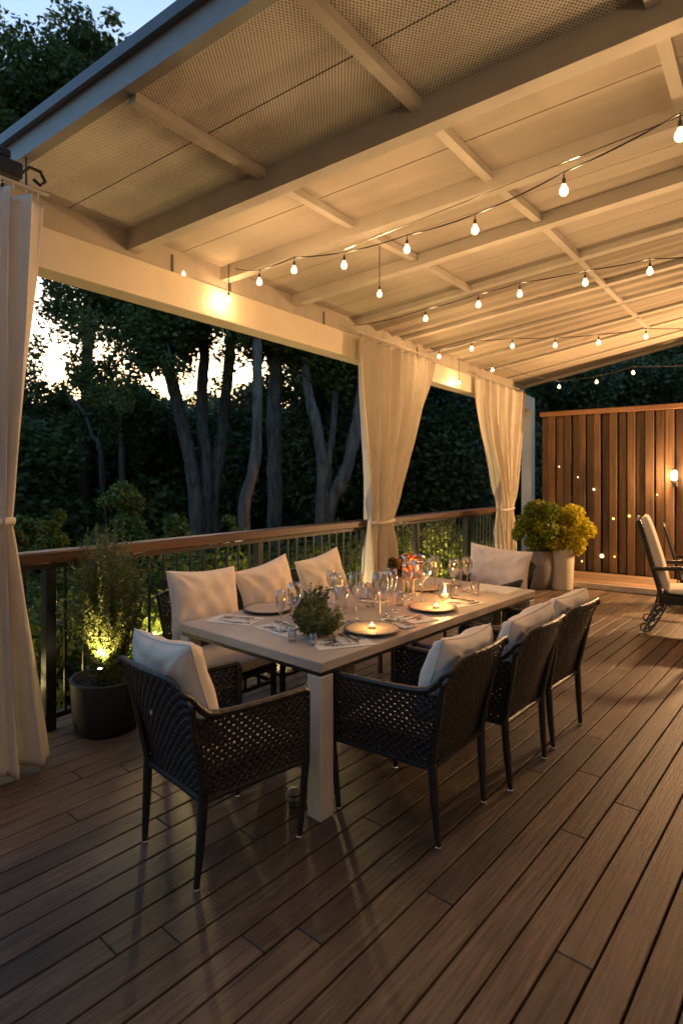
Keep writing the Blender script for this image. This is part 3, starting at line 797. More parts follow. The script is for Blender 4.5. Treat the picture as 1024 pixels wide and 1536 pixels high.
for (px, py, rz, wh) in ((424,940,R(60),'on the napkin at the near end of the table'), (519,961,R(50),'on the napkin nearest the right table edge'),
                         (357,931,R(100),'at the near left corner of the table'), (598,938,R(80),'between the two candle plates'),
                         (690,903,R(78),'on the napkin beyond the middle plate'), (560,903,R(96),'in the middle of the table')):
    p = T(px, py) + Vector((0,0,.0035)); napkin(p, rz, 'pale folded napkin '+wh.replace('on the napkin ','')) ; cutlery(p + Vector((-.01,.0,0)), rz+.1, wh)
for (px, py, rz, lab) in ((425,944,R(-6),'pale placemat with dark leaf print at the near end of the table'),(512,964,R(60),'pale placemat with dark leaf print nearest the viewer along the right edge'),
                          (352,930,R(20),'pale placemat with dark leaf print at the left corner of the table'),(612,930,R(70),'pale placemat with dark leaf print between the two candle plates'),
                          (690,905,R(75),'pale placemat with dark leaf print beyond the middle plate')):
    leafmat_print(T(px, py), rz + DR, lab, px)
gmesh = {}
def wineglass(px, py, kind, label, h=1.0):
    prof = {'wine': [(.034,.0),(.033,.003),(.006,.006),(.0035,.02),(.0035,.10),(.008,.112),(.03,.135),(.039,.165),(.038,.195),(.032,.225)],
            'flute': [(.031,.0),(.030,.003),(.006,.006),(.0035,.02),(.0035,.08),(.010,.10),(.024,.13),(.028,.17),(.026,.215)],
            'tumbler': [(.0005,.006),(.030,.006),(.031,.0),(.033,.002),(.038,.11)],
            'goblet': [(.036,.0),(.035,.003),(.008,.008),(.006,.03),(.006,.09),(.014,.105),(.045,.14),(.052,.18),(.05,.205)]}[kind]
    if kind not in gmesh:
        o = MB().lathe(prof, 28).obj('tmp', G_clear, None, True); sol = o.modifiers.new('s','SOLIDIFY'); sol.thickness = .0014
        dg = bpy.context.evaluated_depsgraph_get(); me = bpy.data.meshes.new_from_object(o.evaluated_get(dg)); bpy.data.objects.remove(o)
        w2 = None
        if kind == 'wine':
            o = MB().lathe([(.0005,.118),(.012,.118),(.028,.135),(.034,.15),(.0005,.151)], 20).obj('w', G_amber, None, True); w2 = o.data; bpy.data.objects.remove(o)
        gmesh[kind] = (me, w2)
    me, w2 = gmesh[kind]
    o = bpy.data.objects.new({'wine':'wine_glass','flute':'wine_glass','tumbler':'tumbler','goblet':'goblet'}[kind], me); C.objects.link(o)
    o.location = T(px, py); o.scale = (h*1.12,h*1.12,h*1.22)
    tag(o, label, 'glass', 'glasses standing on the table')
    return o
GL = [(421,949,'flute','narrow stemmed glass at the near end of the table, left of the pair',.95),(442,944,'wine','stemmed glass at the near end of the table, right of the pair',1.0),
      (438,962,'tumbler','low tumbler beside the near stemmed glasses',.55),(470,968,'tumbler','small tumbler in front of the green table plant',.45),
      (482,916,'tumbler','tumbler behind the green table plant',1.0),(512,912,'tumbler','tumbler left of the tall wine glass',1.15),(497,905,'wine','stemmed glass behind the tumblers',.85),
      (534,933,'wine','tall wine glass in the middle of the table, leftmost of three',1.12),(570,938,'wine','tall wine glass in the middle of the table, nearest plate with tealight',1.18),
      (588,918,'flute','narrow stemmed glass behind the tall wine glasses',1.1),(556,910,'tumbler','tumbler between the tall wine glasses',.95),
      (545,898,'tumbler','tumbler toward the railing side near the table middle',.9),(600,908,'tumbler','small tumbler in front of the square vase',.7),
      (632,906,'goblet','large goblet in front of the amber lantern',1.25),(652,890,'flute','slim stemmed glass right of the goblet',1.1),
      (700,888,'wine','stemmed glass near the far head of the table',1.0),(684,880,'tumbler','tumbler near the far head of the table',1.1),(622,893,'wine','stemmed glass behind the goblet',1.0),
      (712,893,'tumbler','low tumbler beside the placemat at the far head',.8),
      (505,925,'wine','broad wine glass left of the tall pair in the middle of the table',1.0),(578,925,'wine','wine glass just behind the tall glass beside the plate',1.05),
      (612,900,'wine','wine glass between the square vase and the goblet',1.05),(680,893,'wine','wine glass right of the candle glass',1.0),(460,915,'tumbler','tumbler at the railing side near the left chairs',.9)]
for g_ in GL: wineglass(*g_)
# candle in a glass cylinder
cp = T(667,901)
t = thing('candle_glass', 'clear round glass holding a lit candle beside the middle plate', 'candle holder', cp)
MB().lathe([(.0005,.004),(.035,.004),(.04,.0),(.05,.03),(.055,.07),(.048,.12),(.046,.125),(.0475,.12),(.0535,.07),(.0485,.03),(.037,.008),(.0005,.008)], 28).obj('glass', G_clear, t, True)
MB().lathe([(.0005,.009),(.024,.009),(.024,.05),(.0005,.05)], 16).obj('wax', M_wax, t, True)
MB().lathe([(.0005,0),(.007,.008),(.0075,.016),(.003,.032),(.0005,.04)], 8, (0,0,.051)).obj('flame', E_flame, t, True)
l = bpy.data.lights.new('flame_light', 'POINT'); l.energy = 1.1; l.color = (1,.5,.15); l.shadow_soft_size = .02
lo = bpy.data.objects.new('flame_light', l); C.objects.link(lo); lo.parent = t; lo.location = (0,0,.15)
# amber lantern on a slim stand with a wire
ap = T(628,897)+Vector((-.12,.12,0))
t = thing('amber_lantern', 'amber glass lantern glowing behind the goblet on the table', 'lantern', ap); t.scale = (1.3,1.3,1.25)
MB().lathe([(.05,.0),(.048,.006),(.012,.01),(.009,.08),(.05,.10)], 20).obj('base', M_plate, t, True)
MB().lathe([(.05,.102),(.068,.11),(.07,.235),(.068,.238),(.066,.235),(.064,.115),(.0005,.106)], 24).obj('glass', G_amber, t, True)
rk = random.Random(2); m = MB()
for i in range(16): sphere(m, (rk.uniform(-.035,.035), rk.uniform(-.035,.035), .125+rk.uniform(0,.06)), rk.uniform(.006,.014), 7, 5)
m.obj('ember_beads', emit('ember', (1,.47,.07), .9), t, True)
MB().tube([(0,0,.235),(0,0,.34)], .0025, 5).obj('wire_handle', M_silver, t)
l = bpy.data.lights.new('lantern_light', 'POINT'); l.energy = .8; l.color = (1,.45,.1); l.shadow_soft_size = .03
lo = bpy.data.objects.new('lantern_light', l); C.objects.link(lo); lo.parent = t; lo.location = (0,0,.205)

# ------------------------------------------------------------------ foliage
def leafcloud(clumps, n, size, seed, asp=.55, drop=0.0, shell=.45):
    """clumps: list of (centre, radii) ; returns verts, faces of small diamond leaves"""
    rg = np.random.default_rng(seed)
    c = np.array([k[0] for k in clumps], float); r = np.array([k[1] if hasattr(k[1], '__len__') else (k[1],)*3 for k in clumps], float)
    wgt = r.prod(1)**(2/3); wgt /= wgt.sum()
    idx = rg.choice(len(c), n, p=wgt)
    dv = rg.normal(size=(n,3)); dv /= np.linalg.norm(dv, axis=1)[:,None]
    rad = rg.random(n)**shell
    pos = c[idx] + dv*rad[:,None]*r[idx]
    a = rg.normal(size=(n,3)); a[:,2] = a[:,2]*.6 - drop; a /= np.linalg.norm(a, axis=1)[:,None]
    b = np.cross(a, rg.normal(size=(n,3))); b /= np.linalg.norm(b, axis=1)[:,None]
    s = size*rg.uniform(.6, 1.35, n)[:,None]
    v = np.empty((n,4,3)); v[:,0] = pos - a*s; v[:,1] = pos + b*s*asp; v[:,2] = pos + a*s; v[:,3] = pos - b*s*asp
    f = np.arange(n*4).reshape(n,4)
    return v.reshape(-1,3), f
def leafobj(name, clumps, n, size, seed, mt, parent=None, **kw):
    v, f = leafcloud(clumps, n, size, seed, **kw)
    me = bpy.data.meshes.new(name); me.vertices.add(len(v)); me.vertices.foreach_set('co', v.ravel())
    me.loops.add(f.size); me.loops.foreach_set('vertex_index', f.ravel()); me.polygons.add(len(f))
    me.polygons.foreach_set('loop_start', np.arange(len(f))*4); me.polygons.foreach_set('loop_total', np.full(len(f),4))
    me.update(); me.materials.append(mt)
    o = bpy.data.objects.new(name, me); C.objects.link(o)
    if parent: o.parent = parent
    return o
def clumps_in(rg, n, c, rad, cr=(.5,.9), low=-1.0):
    out = []
    for _ in range(n):
        while True:
            p = Vector((rg.uniform(-1,1), rg.uniform(-1,1), rg.uniform(low,1)))
            if p.length <= 1: break
        out.append(((c[0]+p.x*rad[0], c[1]+p.y*rad[1], c[2]+p.z*rad[2]), rg.uniform(*cr)))
    return out
def jitter_path(pts, rg, sub=5, amp=.06):
    out = []
    for i in range(len(pts)-1):
        a, b = Vector(pts[i]), Vector(pts[i+1])
        for k in range(sub):
            q = a.lerp(b, k/sub); out.append(q + Vector((rg.uniform(-amp,amp), rg.uniform(-amp,amp), 0)) if out else q)
    out.append(Vector(pts[-1])); return out

def spline(path):
    sp = []; path = [Vector(p) for p in path]
    for i in range(len(path)-1):
        a = path[max(0,i-1)]; b = path[i]; c = path[i+1]; dd = path[min(len(path)-1,i+2)]
        for k in range(3):
            f = k/3; sp.append(.5*((2*b)+(c-a)*f+(2*a-5*b+4*c-dd)*f*f+(3*b-a-3*c+dd)*f**3))
    sp.append(path[-1]); return sp
def big_tree(label, stems, crown, n, lsize, seed, bark, leaf=L_tree, group='tall trees beyond the railing', name='tall_tree', limbs=7):
    """stems: list of (list of world points, base radius, top radius); crown: list of clumps in world space"""
    rg = random.Random(seed); base = Vector(stems[0][0][0]); t = thing(name, label, 'tree', base, 0, group)
    m = MB()
    for pts, r0, r1 in stems:
        P_ = jitter_path(spline(pts), rg, 3, r0*.05)
        P_ = [p-base for p in P_]; nn = len(P_)-1
        m.tube(P_, [.82*(r0 + (r1-r0)*(i/nn)**.8)*(1.25 if i == 0 else 1)*rg.uniform(.96,1.04) for i in range(nn+1)], 16, False)
    tops = [Vector(s[0][-1]) for s in stems]
    cs = rg.sample(crown, min(limbs, len(crown)))
    for c, r_ in cs:
        c = Vector(c); s = min(stems, key=lambda q: (Vector(q[0][-1])-c).length); a = Vector(s[0][-2]).lerp(Vector(s[0][-1]), rg.uniform(.1,.9))
        mid = a.lerp(c, .5) + Vector((rg.uniform(-.3,.3), rg.uniform(-.3,.3), -.1))
        m.tube([a-base, a.lerp(mid,.5)-base, mid-base, mid.lerp(c,.5)-base+Vector((0,0,.1)), c-base], [s[2]*.55, s[2]*.45, s[2]*.33, s[2]*.22, .012], 6, False)
    from mathutils import noise as mn
    vv = []
    for p in m.v:
        q = Vector(p); nz_ = mn.noise(Vector((q.x*7, q.y*7, q.z*1.1))+base) + .6*mn.noise(Vector((q.x*18, q.y*18, q.z*3))+base)
        d2 = mn.noise_vector(Vector((q.x*5, q.y*5, q.z*1.5))+base); vv.append((q.x + d2.x*.035*(1+nz_), q.y + d2.y*.035*(1+nz_), q.z))
    m.v = vv
    m.obj('trunk', bark, t, True)
    leafobj('crown', [((c[0]-base.x, c[1]-base.y, c[2]-base.z), r_) for c, r_ in crown], n, lsize, seed, leaf, t, drop=.35)
    return t
def cl(rg, items, jit=.3):
    """clumps around sight points: (px, py, depth, radius, count, spread)"""
    out = []
    for (px, py, dd, r_, k, spd) in items:
        c = spot(px, py, dd)
        for _ in range(k):
            o = Vector((rg.gauss(0,1), rg.gauss(0,1), rg.gauss(0,.8)))*spd
            out.append((tuple(c+o), r_*rg.uniform(.7,1.2)))
    return out
rg = random.Random(42)
def base_at(px, dd):
    p = spot(px, 720, dd); p.z = terrain(p.x, p.y) - .1; return p
D1 = 13.5
# the multi-stemmed tree left of the middle
big_tree('large forked tree with several stems, left of the middle of the railing',
    [([base_at(300,D1), spot(296,780,D1), spot(290,720,D1), spot(275,640,D1), spot(255,560,D1), spot(236,500,D1), spot(222,420,D1)], .25, .12),
     ([base_at(304,D1+.2), spot(306,780,D1+.2), spot(310,700,D1+.2), spot(303,620,D1+.3), spot(306,540,D1+.3), spot(308,430,D1+.4)], .22, .12),
     ([base_at(318,D1+.4), spot(318,760,D1+.5), spot(328,690,D1+.5), spot(338,600,D1+.5), spot(347,510,D1+.6), spot(352,420,D1+.6)], .23, .13)],
    cl(rg, [(160,450,12.5,.50,9,.45),(215,500,12.5,.5,9,.45),(255,480,13,.6,9,.5),(120,440,12,.45,6,.4),(320,450,13.5,.6,10,.7),(180,420,13,.6,9,.6),(240,430,14,.7,10,.7),(200,540,12,.38,7,.4),(160,585,12,.28,5,.35),(262,540,13,.3,5,.4),(330,480,14,.45,6,.5),(110,560,11.5,.24,4,.3), (300,520,13.5,.3,4,.4)]),
    46000, .050, 1, M_bark, limbs=16)
big_tree('slim pale curved trunk tree, right of the forked tree',
    [([base_at(362,11.5), spot(366,770,11.5), spot(378,715,11.5), spot(385,650,11.5), spot(386,580,11.6), spot(386,500,11.8), spot(388,420,12)], .17, .10)],
    cl(rg, [(375,440,12.5,.6,8,.5),(400,470,13,.5,7,.4),(360,460,13,.4,6,.5),(420,440,12.5,.6,6,.5)]), 16000, .06, 2, M_barkp, limbs=6)
big_tree('straight dark trunk tree between the pale trunk and the leaning pair',
    [([base_at(412,13), spot(412,760,13), spot(411,650,13), spot(413,560,13), spot(413,440,13)], .22, .17)],
    cl(rg, [(420,480,13.6,.6,8,.5),(445,520,14.5,.6,8,.5),(440,460,13.5,.6,8,.5),(395,560,16,.5,4,.5)]), 17000, .062, 3, M_bark, limbs=6)
big_tree('pair of leaning trunks from one root left of the middle curtain',
    [([base_at(483,12.5), spot(483,760,12.5), spot(484,700,12.5), spot(473,630,12.5), spot(458,560,12.7), spot(452,480,13)], .20, .10),
     ([base_at(486,12.6), spot(492,772,12.6), spot(515,715,12.6), spot(533,650,12.6), spot(543,580,12.7), spot(556,500,12.9)], .20, .14),
     ([base_at(487,12.7), spot(490,760,12.7), spot(494,690,12.8), spot(503,610,13), spot(510,530,13.2)], .12, .07)],
    cl(rg, [(470,520,13.2,.6,9,.5),(510,510,13.5,.6,9,.5),(540,560,14.2,.5,7,.5),(480,570,15.5,.6,7,.6),(530,500,13,.6,7,.5),(580,520,14,.8,9,.8)]), 26000, .062, 4, M_barkp, limbs=12)
big_tree('small tree with thin pale branches on the slope at the left',
    [([base_at(183,17), spot(183,690,17), spot(183,650,17), spot(186,610,17), spot(196,560,17)], .13, .06),
     ([base_at(160,17), spot(152,690,17), spot(140,655,17), spot(124,615,17), spot(100,590,17)], .12, .05)],
    cl(rg, [(180,610,17.3,.45,6,.6),(140,620,17.5,.45,6,.6),(110,590,17,.3,5,.5),(220,620,18,.5,5,.6)]), 12000, .07, 5, M_barkp, limbs=8)
# crowns rising against the sky over the roof edge at the upper left
big_tree('tall leafy tree against the blue sky at the upper left corner',
    [([base_at(-30,17), spot(-20,600,17), spot(0,350,17), spot(20,180,17)], .3, .1)],
    cl(rg, [(20,100,17,.55,8,.5),(50,170,17,.8,10,.7),(10,240,17,.9,10,.9),(70,260,17,1.0,12,.9),(-40,300,17,1.2,10,1.2),(20,370,17,.9,9,.9),(-30,130,17,.7,7,.7),(110,320,17,1.0,8,1.0)]), 42000, .085, 6, M_bark, limbs=16, leaf=L_tree)
big_tree('leafy tree whose top shows over the roof edge, right of the corner tree',
    [([base_at(120,18), spot(130,600,18), spot(135,350,18), spot(135,150,18)], .3, .1)],
    cl(rg, [(125,80,18,.4,6,.4),(170,72,18,.28,5,.35),(130,120,18,.8,10,.7),(85,150,18,.7,8,.6),(115,200,18,1.0,10,1.0),(180,100,18,.35,6,.5),(60,210,18,.8,7,.7)]), 26000, .085, 7, M_bark, limbs=12)

# background trees: copies of a few leafy crowns standing on the slope
def bg_tree(seed, label, h, rad, n, leaf):
    rr = random.Random(seed); t = thing('dark_tree', label, 'tree', (0,0,0), 0, 'dark trees filling the slope')
    m = MB().tube(jitter_path([(0,0,-.3),(0.1,0,h*.3),(-.1,.1,h*.6),(.1,0,h*.85)], rr, 4, .06), [.2-.011*i for i in range(13)], 8, False)
    cr = clumps_in(rr, 34, (0,0,h*.56), (rad, rad, h*.46), (.5,.95))
    for c, r_ in cr[:12]:
        m.tube([(0,0,h*.35),(c[0]*.5,c[1]*.5,(h*.35+c[2])/2-.1),c], [.07,.04,.012], 5, False)
    m.obj('trunk', M_bark, t, True)
    leafobj('crown', cr, int(n*1.5), .078, seed, leaf, t, drop=.2)
    return t
T1 = bg_tree(51, 'x', 6.0, 2.1, 15000, L_dark); T2 = bg_tree(52, 'x', 8.0, 2.3, 18000, L_dark); T3 = bg_tree(53, 'x', 4.4, 2.0, 12000, L_tree)
# (px, depth, top py, template)
BG = [(70,19,622,3),(20,15,640,3),(110,23,612,1),(150,26,604,1),(190,21,618,3),(235,24,605,1),(268,20,622,3),(300,27,598,1),(340,22,606,1),(365,27,575,2),
      (395,20,600,1),(425,24,590,2),(455,18,590,1),(480,24,560,2),(505,19,575,1),(535,23,540,2),(560,17,520,1),(600,17,520,2),(628,20,525,2),(655,16,560,1),
      (680,19,520,2),(705,16,590,1),(730,20,540,2),(765,21,545,2),(800,20,530,2),(835,22,500,2),(872,19,505,2),(905,23,575,2),(970,23,570,2),(1005,19,470,2),(1045,22,440,2),(1090,20,430,2),
      (50,30,600,2),(90,34,596,2),(135,33,595,2),(175,36,590,2),(210,33,600,2),(255,35,595,2),(325,38,585,2),(-20,20,560,2),(-60,17,500,2),(520,30,560,2),(420,33,590,2),(580,28,480,2),(660,28,480,2),(740,29,500,2),(850,30,520,2)]
used = set(); rb = random.Random(9)
names = {1:T1, 2:T2, 3:T3}; hh = {1:6.0, 2:8.0, 3:4.4}
for i, (px, dd, py, k) in enumerate(BG):
    p = base_at(px, dd); top = spot(px, py, dd).z; s = max(.3, (top-p.z)/hh[k]); 
    pos = 'left of the forked tree' if px < 285 else 'behind the forked and leaning trunks' if px < 545 else 'between the curtains' if px < 790 else 'behind the wooden fence'
    far = 'far off' if dd > 27 else 'near the front' if dd < 19 else 'half way back'
    lab = 'dark leafy tree %s, %s' % (pos, far)
    tm = names[k]
    o = tm if k not in used else dup(tm)
    used.add(k); o.location = p; o.rotation_euler = (0,0,rb.uniform(0,6.28)); o.scale = (s*rb.uniform(.85,1.15) if s < 1.6 else 1.5, s if s < 1.6 else 1.5, s); o['label'] = lab
# far wooded skyline as one mass
cm = []
rr = random.Random(77)
for i in range(170):
    px = rr.uniform(-200, 1250); dd = rr.uniform(44, 60); p = base_at(px, dd); top = spot(px, 612 if px < 560 else 560, dd).z
    for _ in range(5): cm.append(((p.x+rr.gauss(0,1.5), p.y+rr.gauss(0,1.5), rr.uniform(p.z, max(p.z+1, top-1.2))), rr.uniform(1.2,2.2)))
o = leafobj('distant_wood', cm, 52000, .30, 5, L_dark); tag(o, 'dark distant wood filling the slope below the skyline', 'woodland', kind='stuff')

# bushes right behind the railing
def bush(seed, label, rad, n, size, leaf, name='garden_bush', grp='garden bushes below the railing', low=-.6, nc=24):
    rr = random.Random(seed); t = thing(name, label, 'bush', (0,0,0), 0, grp)
    cr = clumps_in(rr, nc, (0,0,rad[2]*.9), rad, (.2*rad[0]*1.3,.36*rad[0]*1.3), low)
    m = MB()
    for c, r_ in cr: m.tube([(0,0,-.1),(c[0]*.3,c[1]*.3,c[2]*.5),c], [.022,.014,.005], 5, False)
    m.obj('stems', M_bark, t, True)
    leafobj('leaves', cr, n, size, seed, leaf, t)
    return t
B1 = bush(61, 'x', (.75,.75,.9), 7000, .035, L_bush); B2 = bush(62, 'x', (.7,.7,1.0), 7000, .034, L_lit)
BB = []
rr = random.Random(13)
y = 1.4
while y < 12.5:
    BB.append((-5.15+rr.uniform(-.3,.3), y, rr.uniform(.86,1.0), rr.choice((1,2,2)))); y += .72
y = 1.0
while y < 15:
    BB.append((-6.9+rr.uniform(-.5,.5), y, rr.uniform(.75,1.05), rr.choice((1,1,2)))); y += 1.15
used2 = set()
for i, (x, y, zt, k) in enumerate(BB):
    zb = terrain(x, y); base = {1:B1, 2:B2}[k]; o = base if k not in used2 else dup(base); used2.add(k)
    s = (zt-zb)/1.95; o.location = (x, y, zb); o.scale = (s*.95, s*.95, s); o.rotation_euler = (0,0,rr.uniform(0,6.28))
    row = 'behind the balusters' if x > -6 else 'farther down the slope'
    part = 'beside the black planter' if y < 3 else 'behind the near half of the table' if y < 5.6 else 'between the two far curtains' if y < 9.6 else 'past the far curtain'
    o['label'] = '%s garden bush %s, %s' % ('dark' if k == 1 else 'light', row, part)
# three lighter shrubs above the handrail at the left
def shrub_at(px, py, dd, wpx, label, seed, leaf):
    p = base_at(px, dd); top = spot(px, py, dd).z; w_ = wpx/F*dd/2
    o = bush(seed, label, (w_, w_, (top-p.z)/1.95), 15000, .045, leaf, 'tall_shrub', 'lighter shrubs above the handrail', -.9, 60)
    o.location = p
shrub_at(172, 690, 9.5, 95, 'rounded grey green shrub on the slope above the handrail, below the thin pale trunks', 71, L_bush)
shrub_at(85, 752, 7.5, 60, 'small light green shrub just above the left end of the handrail', 72, L_lit)
shrub_at(35, 745, 8.5, 70, 'leafy green shrub beside the left curtain', 73, L_bush)
shrub_at(255, 765, 9.5, 90, 'low green shrub at the foot of the forked tree', 74, L_bush)
shrub_at(345, 770, 10.5, 70, 'low dark shrub left of the pale trunk', 75, L_bush)
# garden uplights between the bushes
for i, (x, y, w_, lab) in enumerate(((-4.45,3.35,8,'behind the near chairs'),(-4.45,5.0,10,'left of the middle curtain'),(-4.45,7.2,9,'just past the middle curtain'),(-4.45,8.7,9,'left of the far curtain'),(-4.42,1.7,4,'behind the black planter'))):
    zb = terrain(x, y)
    MBp = None
    t = thing('garden_spotlight', 'small black garden spotlight among the bushes '+lab, 'garden light', (x, y, zb), 0, 'garden spotlights below the railing')
    MB().tube([(0,0,zb+.45),(0,0,.55)], .012, 6).obj('spike', M_metal, t); t.location.z = -.55
    MB().lathe([(.0005,.55),(.035,.555),(.045,.62),(.045,.64),(.04,.64),(.04,.60),(.0005,.6)], 14).obj('head', M_metal, t)
    MB().lathe([(.0005,.612),(.038,.612),(.038,.618),(.0005,.62)], 14).obj('lens', E_flame, t)
    l = bpy.data.lights.new('spotlight_lamp', 'POINT'); l.energy = w_; l.color = (1,.72,.3); l.shadow_soft_size = .03
    lo = bpy.data.objects.new('spotlight_lamp', l); C.objects.link(lo); lo.parent = t; lo.location = (0,0,.72)

# ------------------------------------------------------------------ planters
def feathery(t, h, rad, nst, seed, z0, leafn=14):
    rr = random.Random(seed); st = MB(); lv = MB()
    for i in range(nst):
        a = rr.uniform(0, 6.28); q = rr.random()**.6; hh_ = h*rr.uniform(.45,1.0)*(1.05-.35*q)
        p0 = Vector((.09*math.cos(a)*q, .09*math.sin(a)*q, z0)); bend = rad*q*1.15
        pts = []
        for k in range(7):
            f = k/6; pts.append(p0 + Vector((math.cos(a)*bend*(f**1.2)*math.sin(min(1,f*1.2)*1.3), math.sin(a)*bend*(f**1.2)*math.sin(min(1,f*1.2)*1.3), hh_*f)) + Vector((rr.gauss(0,.006), rr.gauss(0,.006), 0)))
        st.tube(pts, [.0028-.0003*k for k in range(7)], 4, False)
        for k in range(1, 7):
            for _ in range(leafn):
                f = rr.random(); p = pts[k-1].lerp(pts[k], f); d_ = Vector((rr.gauss(0,1), rr.gauss(0,1), rr.gauss(.6,.7))).normalized()
                L_ = rr.uniform(.012,.034); s_ = d_.cross(Vector((rr.gauss(0,1), rr.gauss(0,1), rr.gauss(0,1)))).normalized()*.0052
                lv.add([p, p+d_*L_*.5+s_, p+d_*L_, p+d_*L_*.5-s_], [(0,1,2,3)])
    st.obj('stems', mat('twig', (.10,.11,.05), .7), t); lv.obj('leaves', L_fea, t)
pp = Vector((-3.57, 2.24, 0))
t = thing('black_planter', 'round black planter on the deck against the railing, left of the near armchair', 'planter', pp)
MB().lathe([(.0005,.0),(.185,.0),(.2,.012),(.222,.18),(.232,.335),(.232,.345),(.215,.345),(.213,.30),(.0005,.295)], 36).obj('pot', M_pot, t, True)
MB().lathe([(.2125,.302),(.1,.306),(.0005,.31)][::-1], 24).obj('soil', M_soil, t)
t2 = thing('feathery_shrub', 'feathery green shrub with a golden light inside, growing from the black planter', 'shrub', pp+Vector((0,0,.31)))
feathery(t2, 1.16, .17, 230, 31, 0, 24)
tl = thing('plant_spotlight', 'small warm spotlight glowing inside the feathery shrub', 'spotlight', pp+Vector((.11,-.12,.31)))
MB().tube([(0,0,-.05),(0,0,.10)], .006, 6).lathe([(.0005,.10),(.016,.102),(.02,.135),(.018,.135),(.016,.125),(.0005,.125)], 12).obj('head', M_metal, tl)
sphere(MB(), (0,0,.128), .010, 8, 6).obj('lens', E_core, tl, True)
l = bpy.data.lights.new('plant_lamp', 'SPOT'); l.spot_size = R(78); l.spot_blend = .8; l.energy = 15; l.color = (1,.68,.22); l.shadow_soft_size = .02
lo = bpy.data.objects.new('plant_lamp', l); C.objects.link(lo); lo.parent = tl; lo.location = (0,0,.15); lo.rotation_euler = (R(165),R(-12),0)
t = thing('grey_planter', 'grey glazed vase shaped planter, left of the white cylinder planter', 'planter', (-2.86, 9.0, 0))
MB().lathe([(.0005,.0),(.15,.0),(.165,.01),(.215,.2),(.235,.36),(.225,.48),(.20,.56),(.205,.575),(.195,.58),(.18,.56),(.18,.5),(.0005,.5)], 32).obj('pot', M_grey, t, True)
MB().lathe([(.18,.502),(.0005,.51)][::-1], 20).obj('soil', M_soil, t)
t = thing('white_planter', 'tall white cylinder planter beside the grey vase', 'planter', (-2.56, 9.16, 0))
MB().lathe([(.0005,.0),(.155,.0),(.16,.01),(.185,.60),(.187,.62),(.17,.62),(.168,.55),(.0005,.55)], 32).obj('pot', M_white, t, True)
MB().lathe([(.168,.552),(.0005,.56)][::-1], 20).obj('soil', M_soil, t)
def potshrub(loc, label, rad, zc_, n, seed, leaf):
    rr = random.Random(seed); t = thing('potted_shrub', label, 'shrub', loc, 0, 'leafy shrubs in the far planters')
    cr = clumps_in(rr, 34, (0,0,zc_), (rad[0]*1.08, rad[1]*1.08, rad[2]*1.08), (.05,.17))
    m = MB()
    for c, r_ in cr: m.tube([(0,0,-.05),(c[0]*.25,c[1]*.25,zc_*.5),c], [.012,.008,.003], 5, False)
    m.obj('stems', M_bark, t); leafobj('leaves', cr, n, .024, seed, leaf, t, shell=.35, asp=.7)
potshrub((-2.86,9.0,.5), 'rounded green shrub growing in the grey vase planter', (.33,.32,.36), .44, 10000, 81, L_grn)
potshrub((-2.56,9.16,.55), 'bright yellow green shrub growing in the white cylinder planter', (.40,.36,.31), .36, 11000, 82, L_yel)
t = thing('small_dark_pot', 'small dark pot with a low green plant, right of the black planter', 'planter', (-3.45, 2.86, 0))
MB().lathe([(.0005,0),(.06,0),(.075,.13),(.07,.13),(.065,.11),(.0005,.11)], 18).obj('pot', M_pot, t, True)
leafobj('plant', clumps_in(random.Random(3), 8, (0,0,.2), (.07,.07,.07), (.03,.05)), 500, .016, 3, L_bush, t)
# table plants
def tabplant(p, label, h, rad, n, seed, leaf, pot, feath=False):
    t = thing('table_plant', label, 'plant', p); pot(t)
    rr = random.Random(seed); cr = clumps_in(rr, 22, (0,0,h), rad, (.02,.04))
    m = MB()
    for c, r_ in cr: m.tube([(0,0,.02),(c[0]*.4,c[1]*.4,h*.5),c], .0015, 4, False)
    if feath: feathery(t, h, rad[0], n, seed, .02, 7); return
    m.obj('stems', M_bark, t); leafobj('leaves', cr, n, .0085, seed, leaf, t, asp=.6)
tabplant(T(476,955), 'low bushy green herb in a glass at the near end of the table', .155, (.065,.065,.05), 70, 91, L_fea, lambda t: MB().lathe([(.0005,.004),(.026,.004),(.028,0),(.034,.075),(.0325,.075),(.027,.007),(.0005,.007)], 20).obj('glass', G_clear, t, True), True)
tabplant(T(466,931), 'taller green herb sprig behind the low bushy one', .25, (.045,.045,.08), 42, 92, L_fea, lambda t: MB().lathe([(.0005,.004),(.022,.004),(.024,0),(.028,.07),(.0265,.07),(.022,.007),(.0005,.007)], 20).obj('glass', G_clear, t, True), True)
def sqpot(t):
    MB().cbox(-.045,.045,-.045,.045,0,.11,.004).obj('pot', M_plate, t)
tabplant(T(607,893)+Vector((-.1,.12,0)), 'dark leafy plant in a square vase left of the amber lantern', .20, (.11,.11,.07), 4200, 93, L_tree, sqpot)

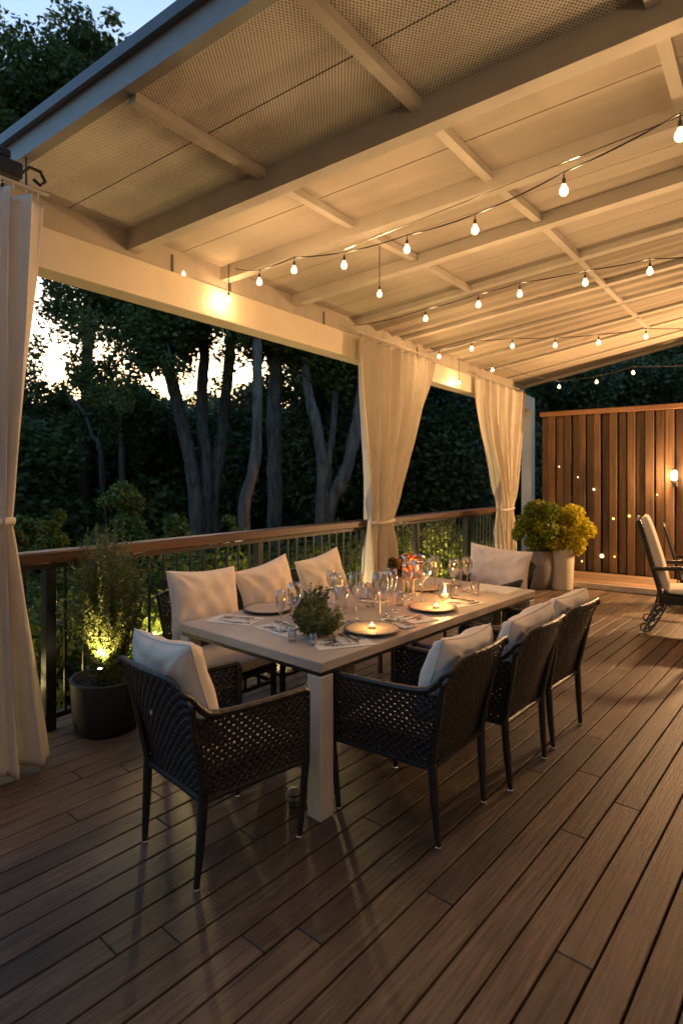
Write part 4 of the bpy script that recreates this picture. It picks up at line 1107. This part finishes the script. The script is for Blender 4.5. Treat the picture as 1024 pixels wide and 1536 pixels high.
# ------------------------------------------------------------------ high backed patio chairs at the right
def patio_chair(loc, rz, label, cushion=True):
    t = thing('patio_chair', label, 'patio chair', loc, rz, 'high backed cast metal patio chairs')
    bf = lambda u, v: ((2*u-1)*(.27-.02*v), -.28-.22*v, .42+.78*v)
    weave(MB(), bf, 14, 24, .012, .009, .004).obj('backrest', M_metal, t)
    MB().tube([bf(0,0), bf(0,.6), bf(0,1), bf(.5,1.05), bf(1,1), bf(1,.6), bf(1,0)], .018, 8).obj('back_frame', M_metal, t)
    MB().cbox(-.29,.29,-.30,.32,.33,.42,.006).obj('seat', M_metal, t)
    for sg in (-1,1):
        MB().tube([(sg*.29,-.36,.70),(sg*.30,-.1,.72),(sg*.30,.2,.71),(sg*.30,.33,.66),(sg*.30,.34,.58)], .022, 8).obj('arm', M_metal, t)
        MB().tube([(sg*.30,.30,.68),(sg*.29,.28,.42)], .016, 6).obj('arm_post', M_metal, t)
        for fb, y0 in ((-1,-.25),(1,.27)):
            m = MB(); e = .17*fb if fb < 0 else .06
            a = [(sg*.26, y0+ e*f**1.4 + .035, .34*(1-f)+.02) for f in (0,.25,.5,.75,1)]; b = [(sg*.26, y0+ e*f**1.4 - .05*(1-f)-.02, .34*(1-f)+.02) for f in (0,.25,.5,.75,1)]
            m.tube(a, .011, 6); m.tube(b, .011, 6)
            for i in range(4): m.tube([a[i], b[i+1]], .007, 5); m.tube([b[i], a[i+1]], .007, 5)
            m.tube([(sg*.26, a[-1][1]-.01+.045*math.cos(q)-.03, .055+.045*math.sin(q)) for q in [i*.55 for i in range(12)]], .009, 6)
            m.obj('leg', M_metal, t)
    if cushion:
        o = pillowmesh(.48,.82,.11,33,False).obj('back_cushion', M_cush, t, True); o.matrix_local = Matrix.Translation((0,-.33,.86)) @ Matrix.Rotation(R(90)+R(15.7), 4, 'X')
        o = pillowmesh(.52,.5,.08,34,False).obj('seat_cushion', M_cush, t, True); o.matrix_local = Matrix.Translation((0,.04,.461))
    return t
patio_chair((-.70, 7.36, 0), R(-84), 'high backed cast metal patio chair with cream cushion at the right edge')
pc2 = patio_chair((-.72, 8.95, 0), R(-84), 'dark patio chair without cushion behind the cream cushioned one, under the wall lamp', False)
pc2.scale = (.86,.86,.86)
# small beige pot on the deck by the table leg
t = thing('beige_jar', 'small round beige jar with dark bands on the deck beside the near table leg', 'jar', (-1.955, 2.27, 0))
MB().lathe([(.0005,0),(.028,0),(.036,.02),(.038,.045),(.032,.07),(.024,.08),(.0005,.082)], 18).obj('body', mat('beige_clay', (.24,.20,.14), .5, .3, 60, stretch=(.1,.1,2)), t, True)
MB().lathe([(.0365,.02),(.0395,.022),(.0395,.028),(.0375,.03)], 18).lathe([(.0365,.05),(.038,.052),(.036,.058),(.034,.06)], 18).obj('band', M_metal, t, True)
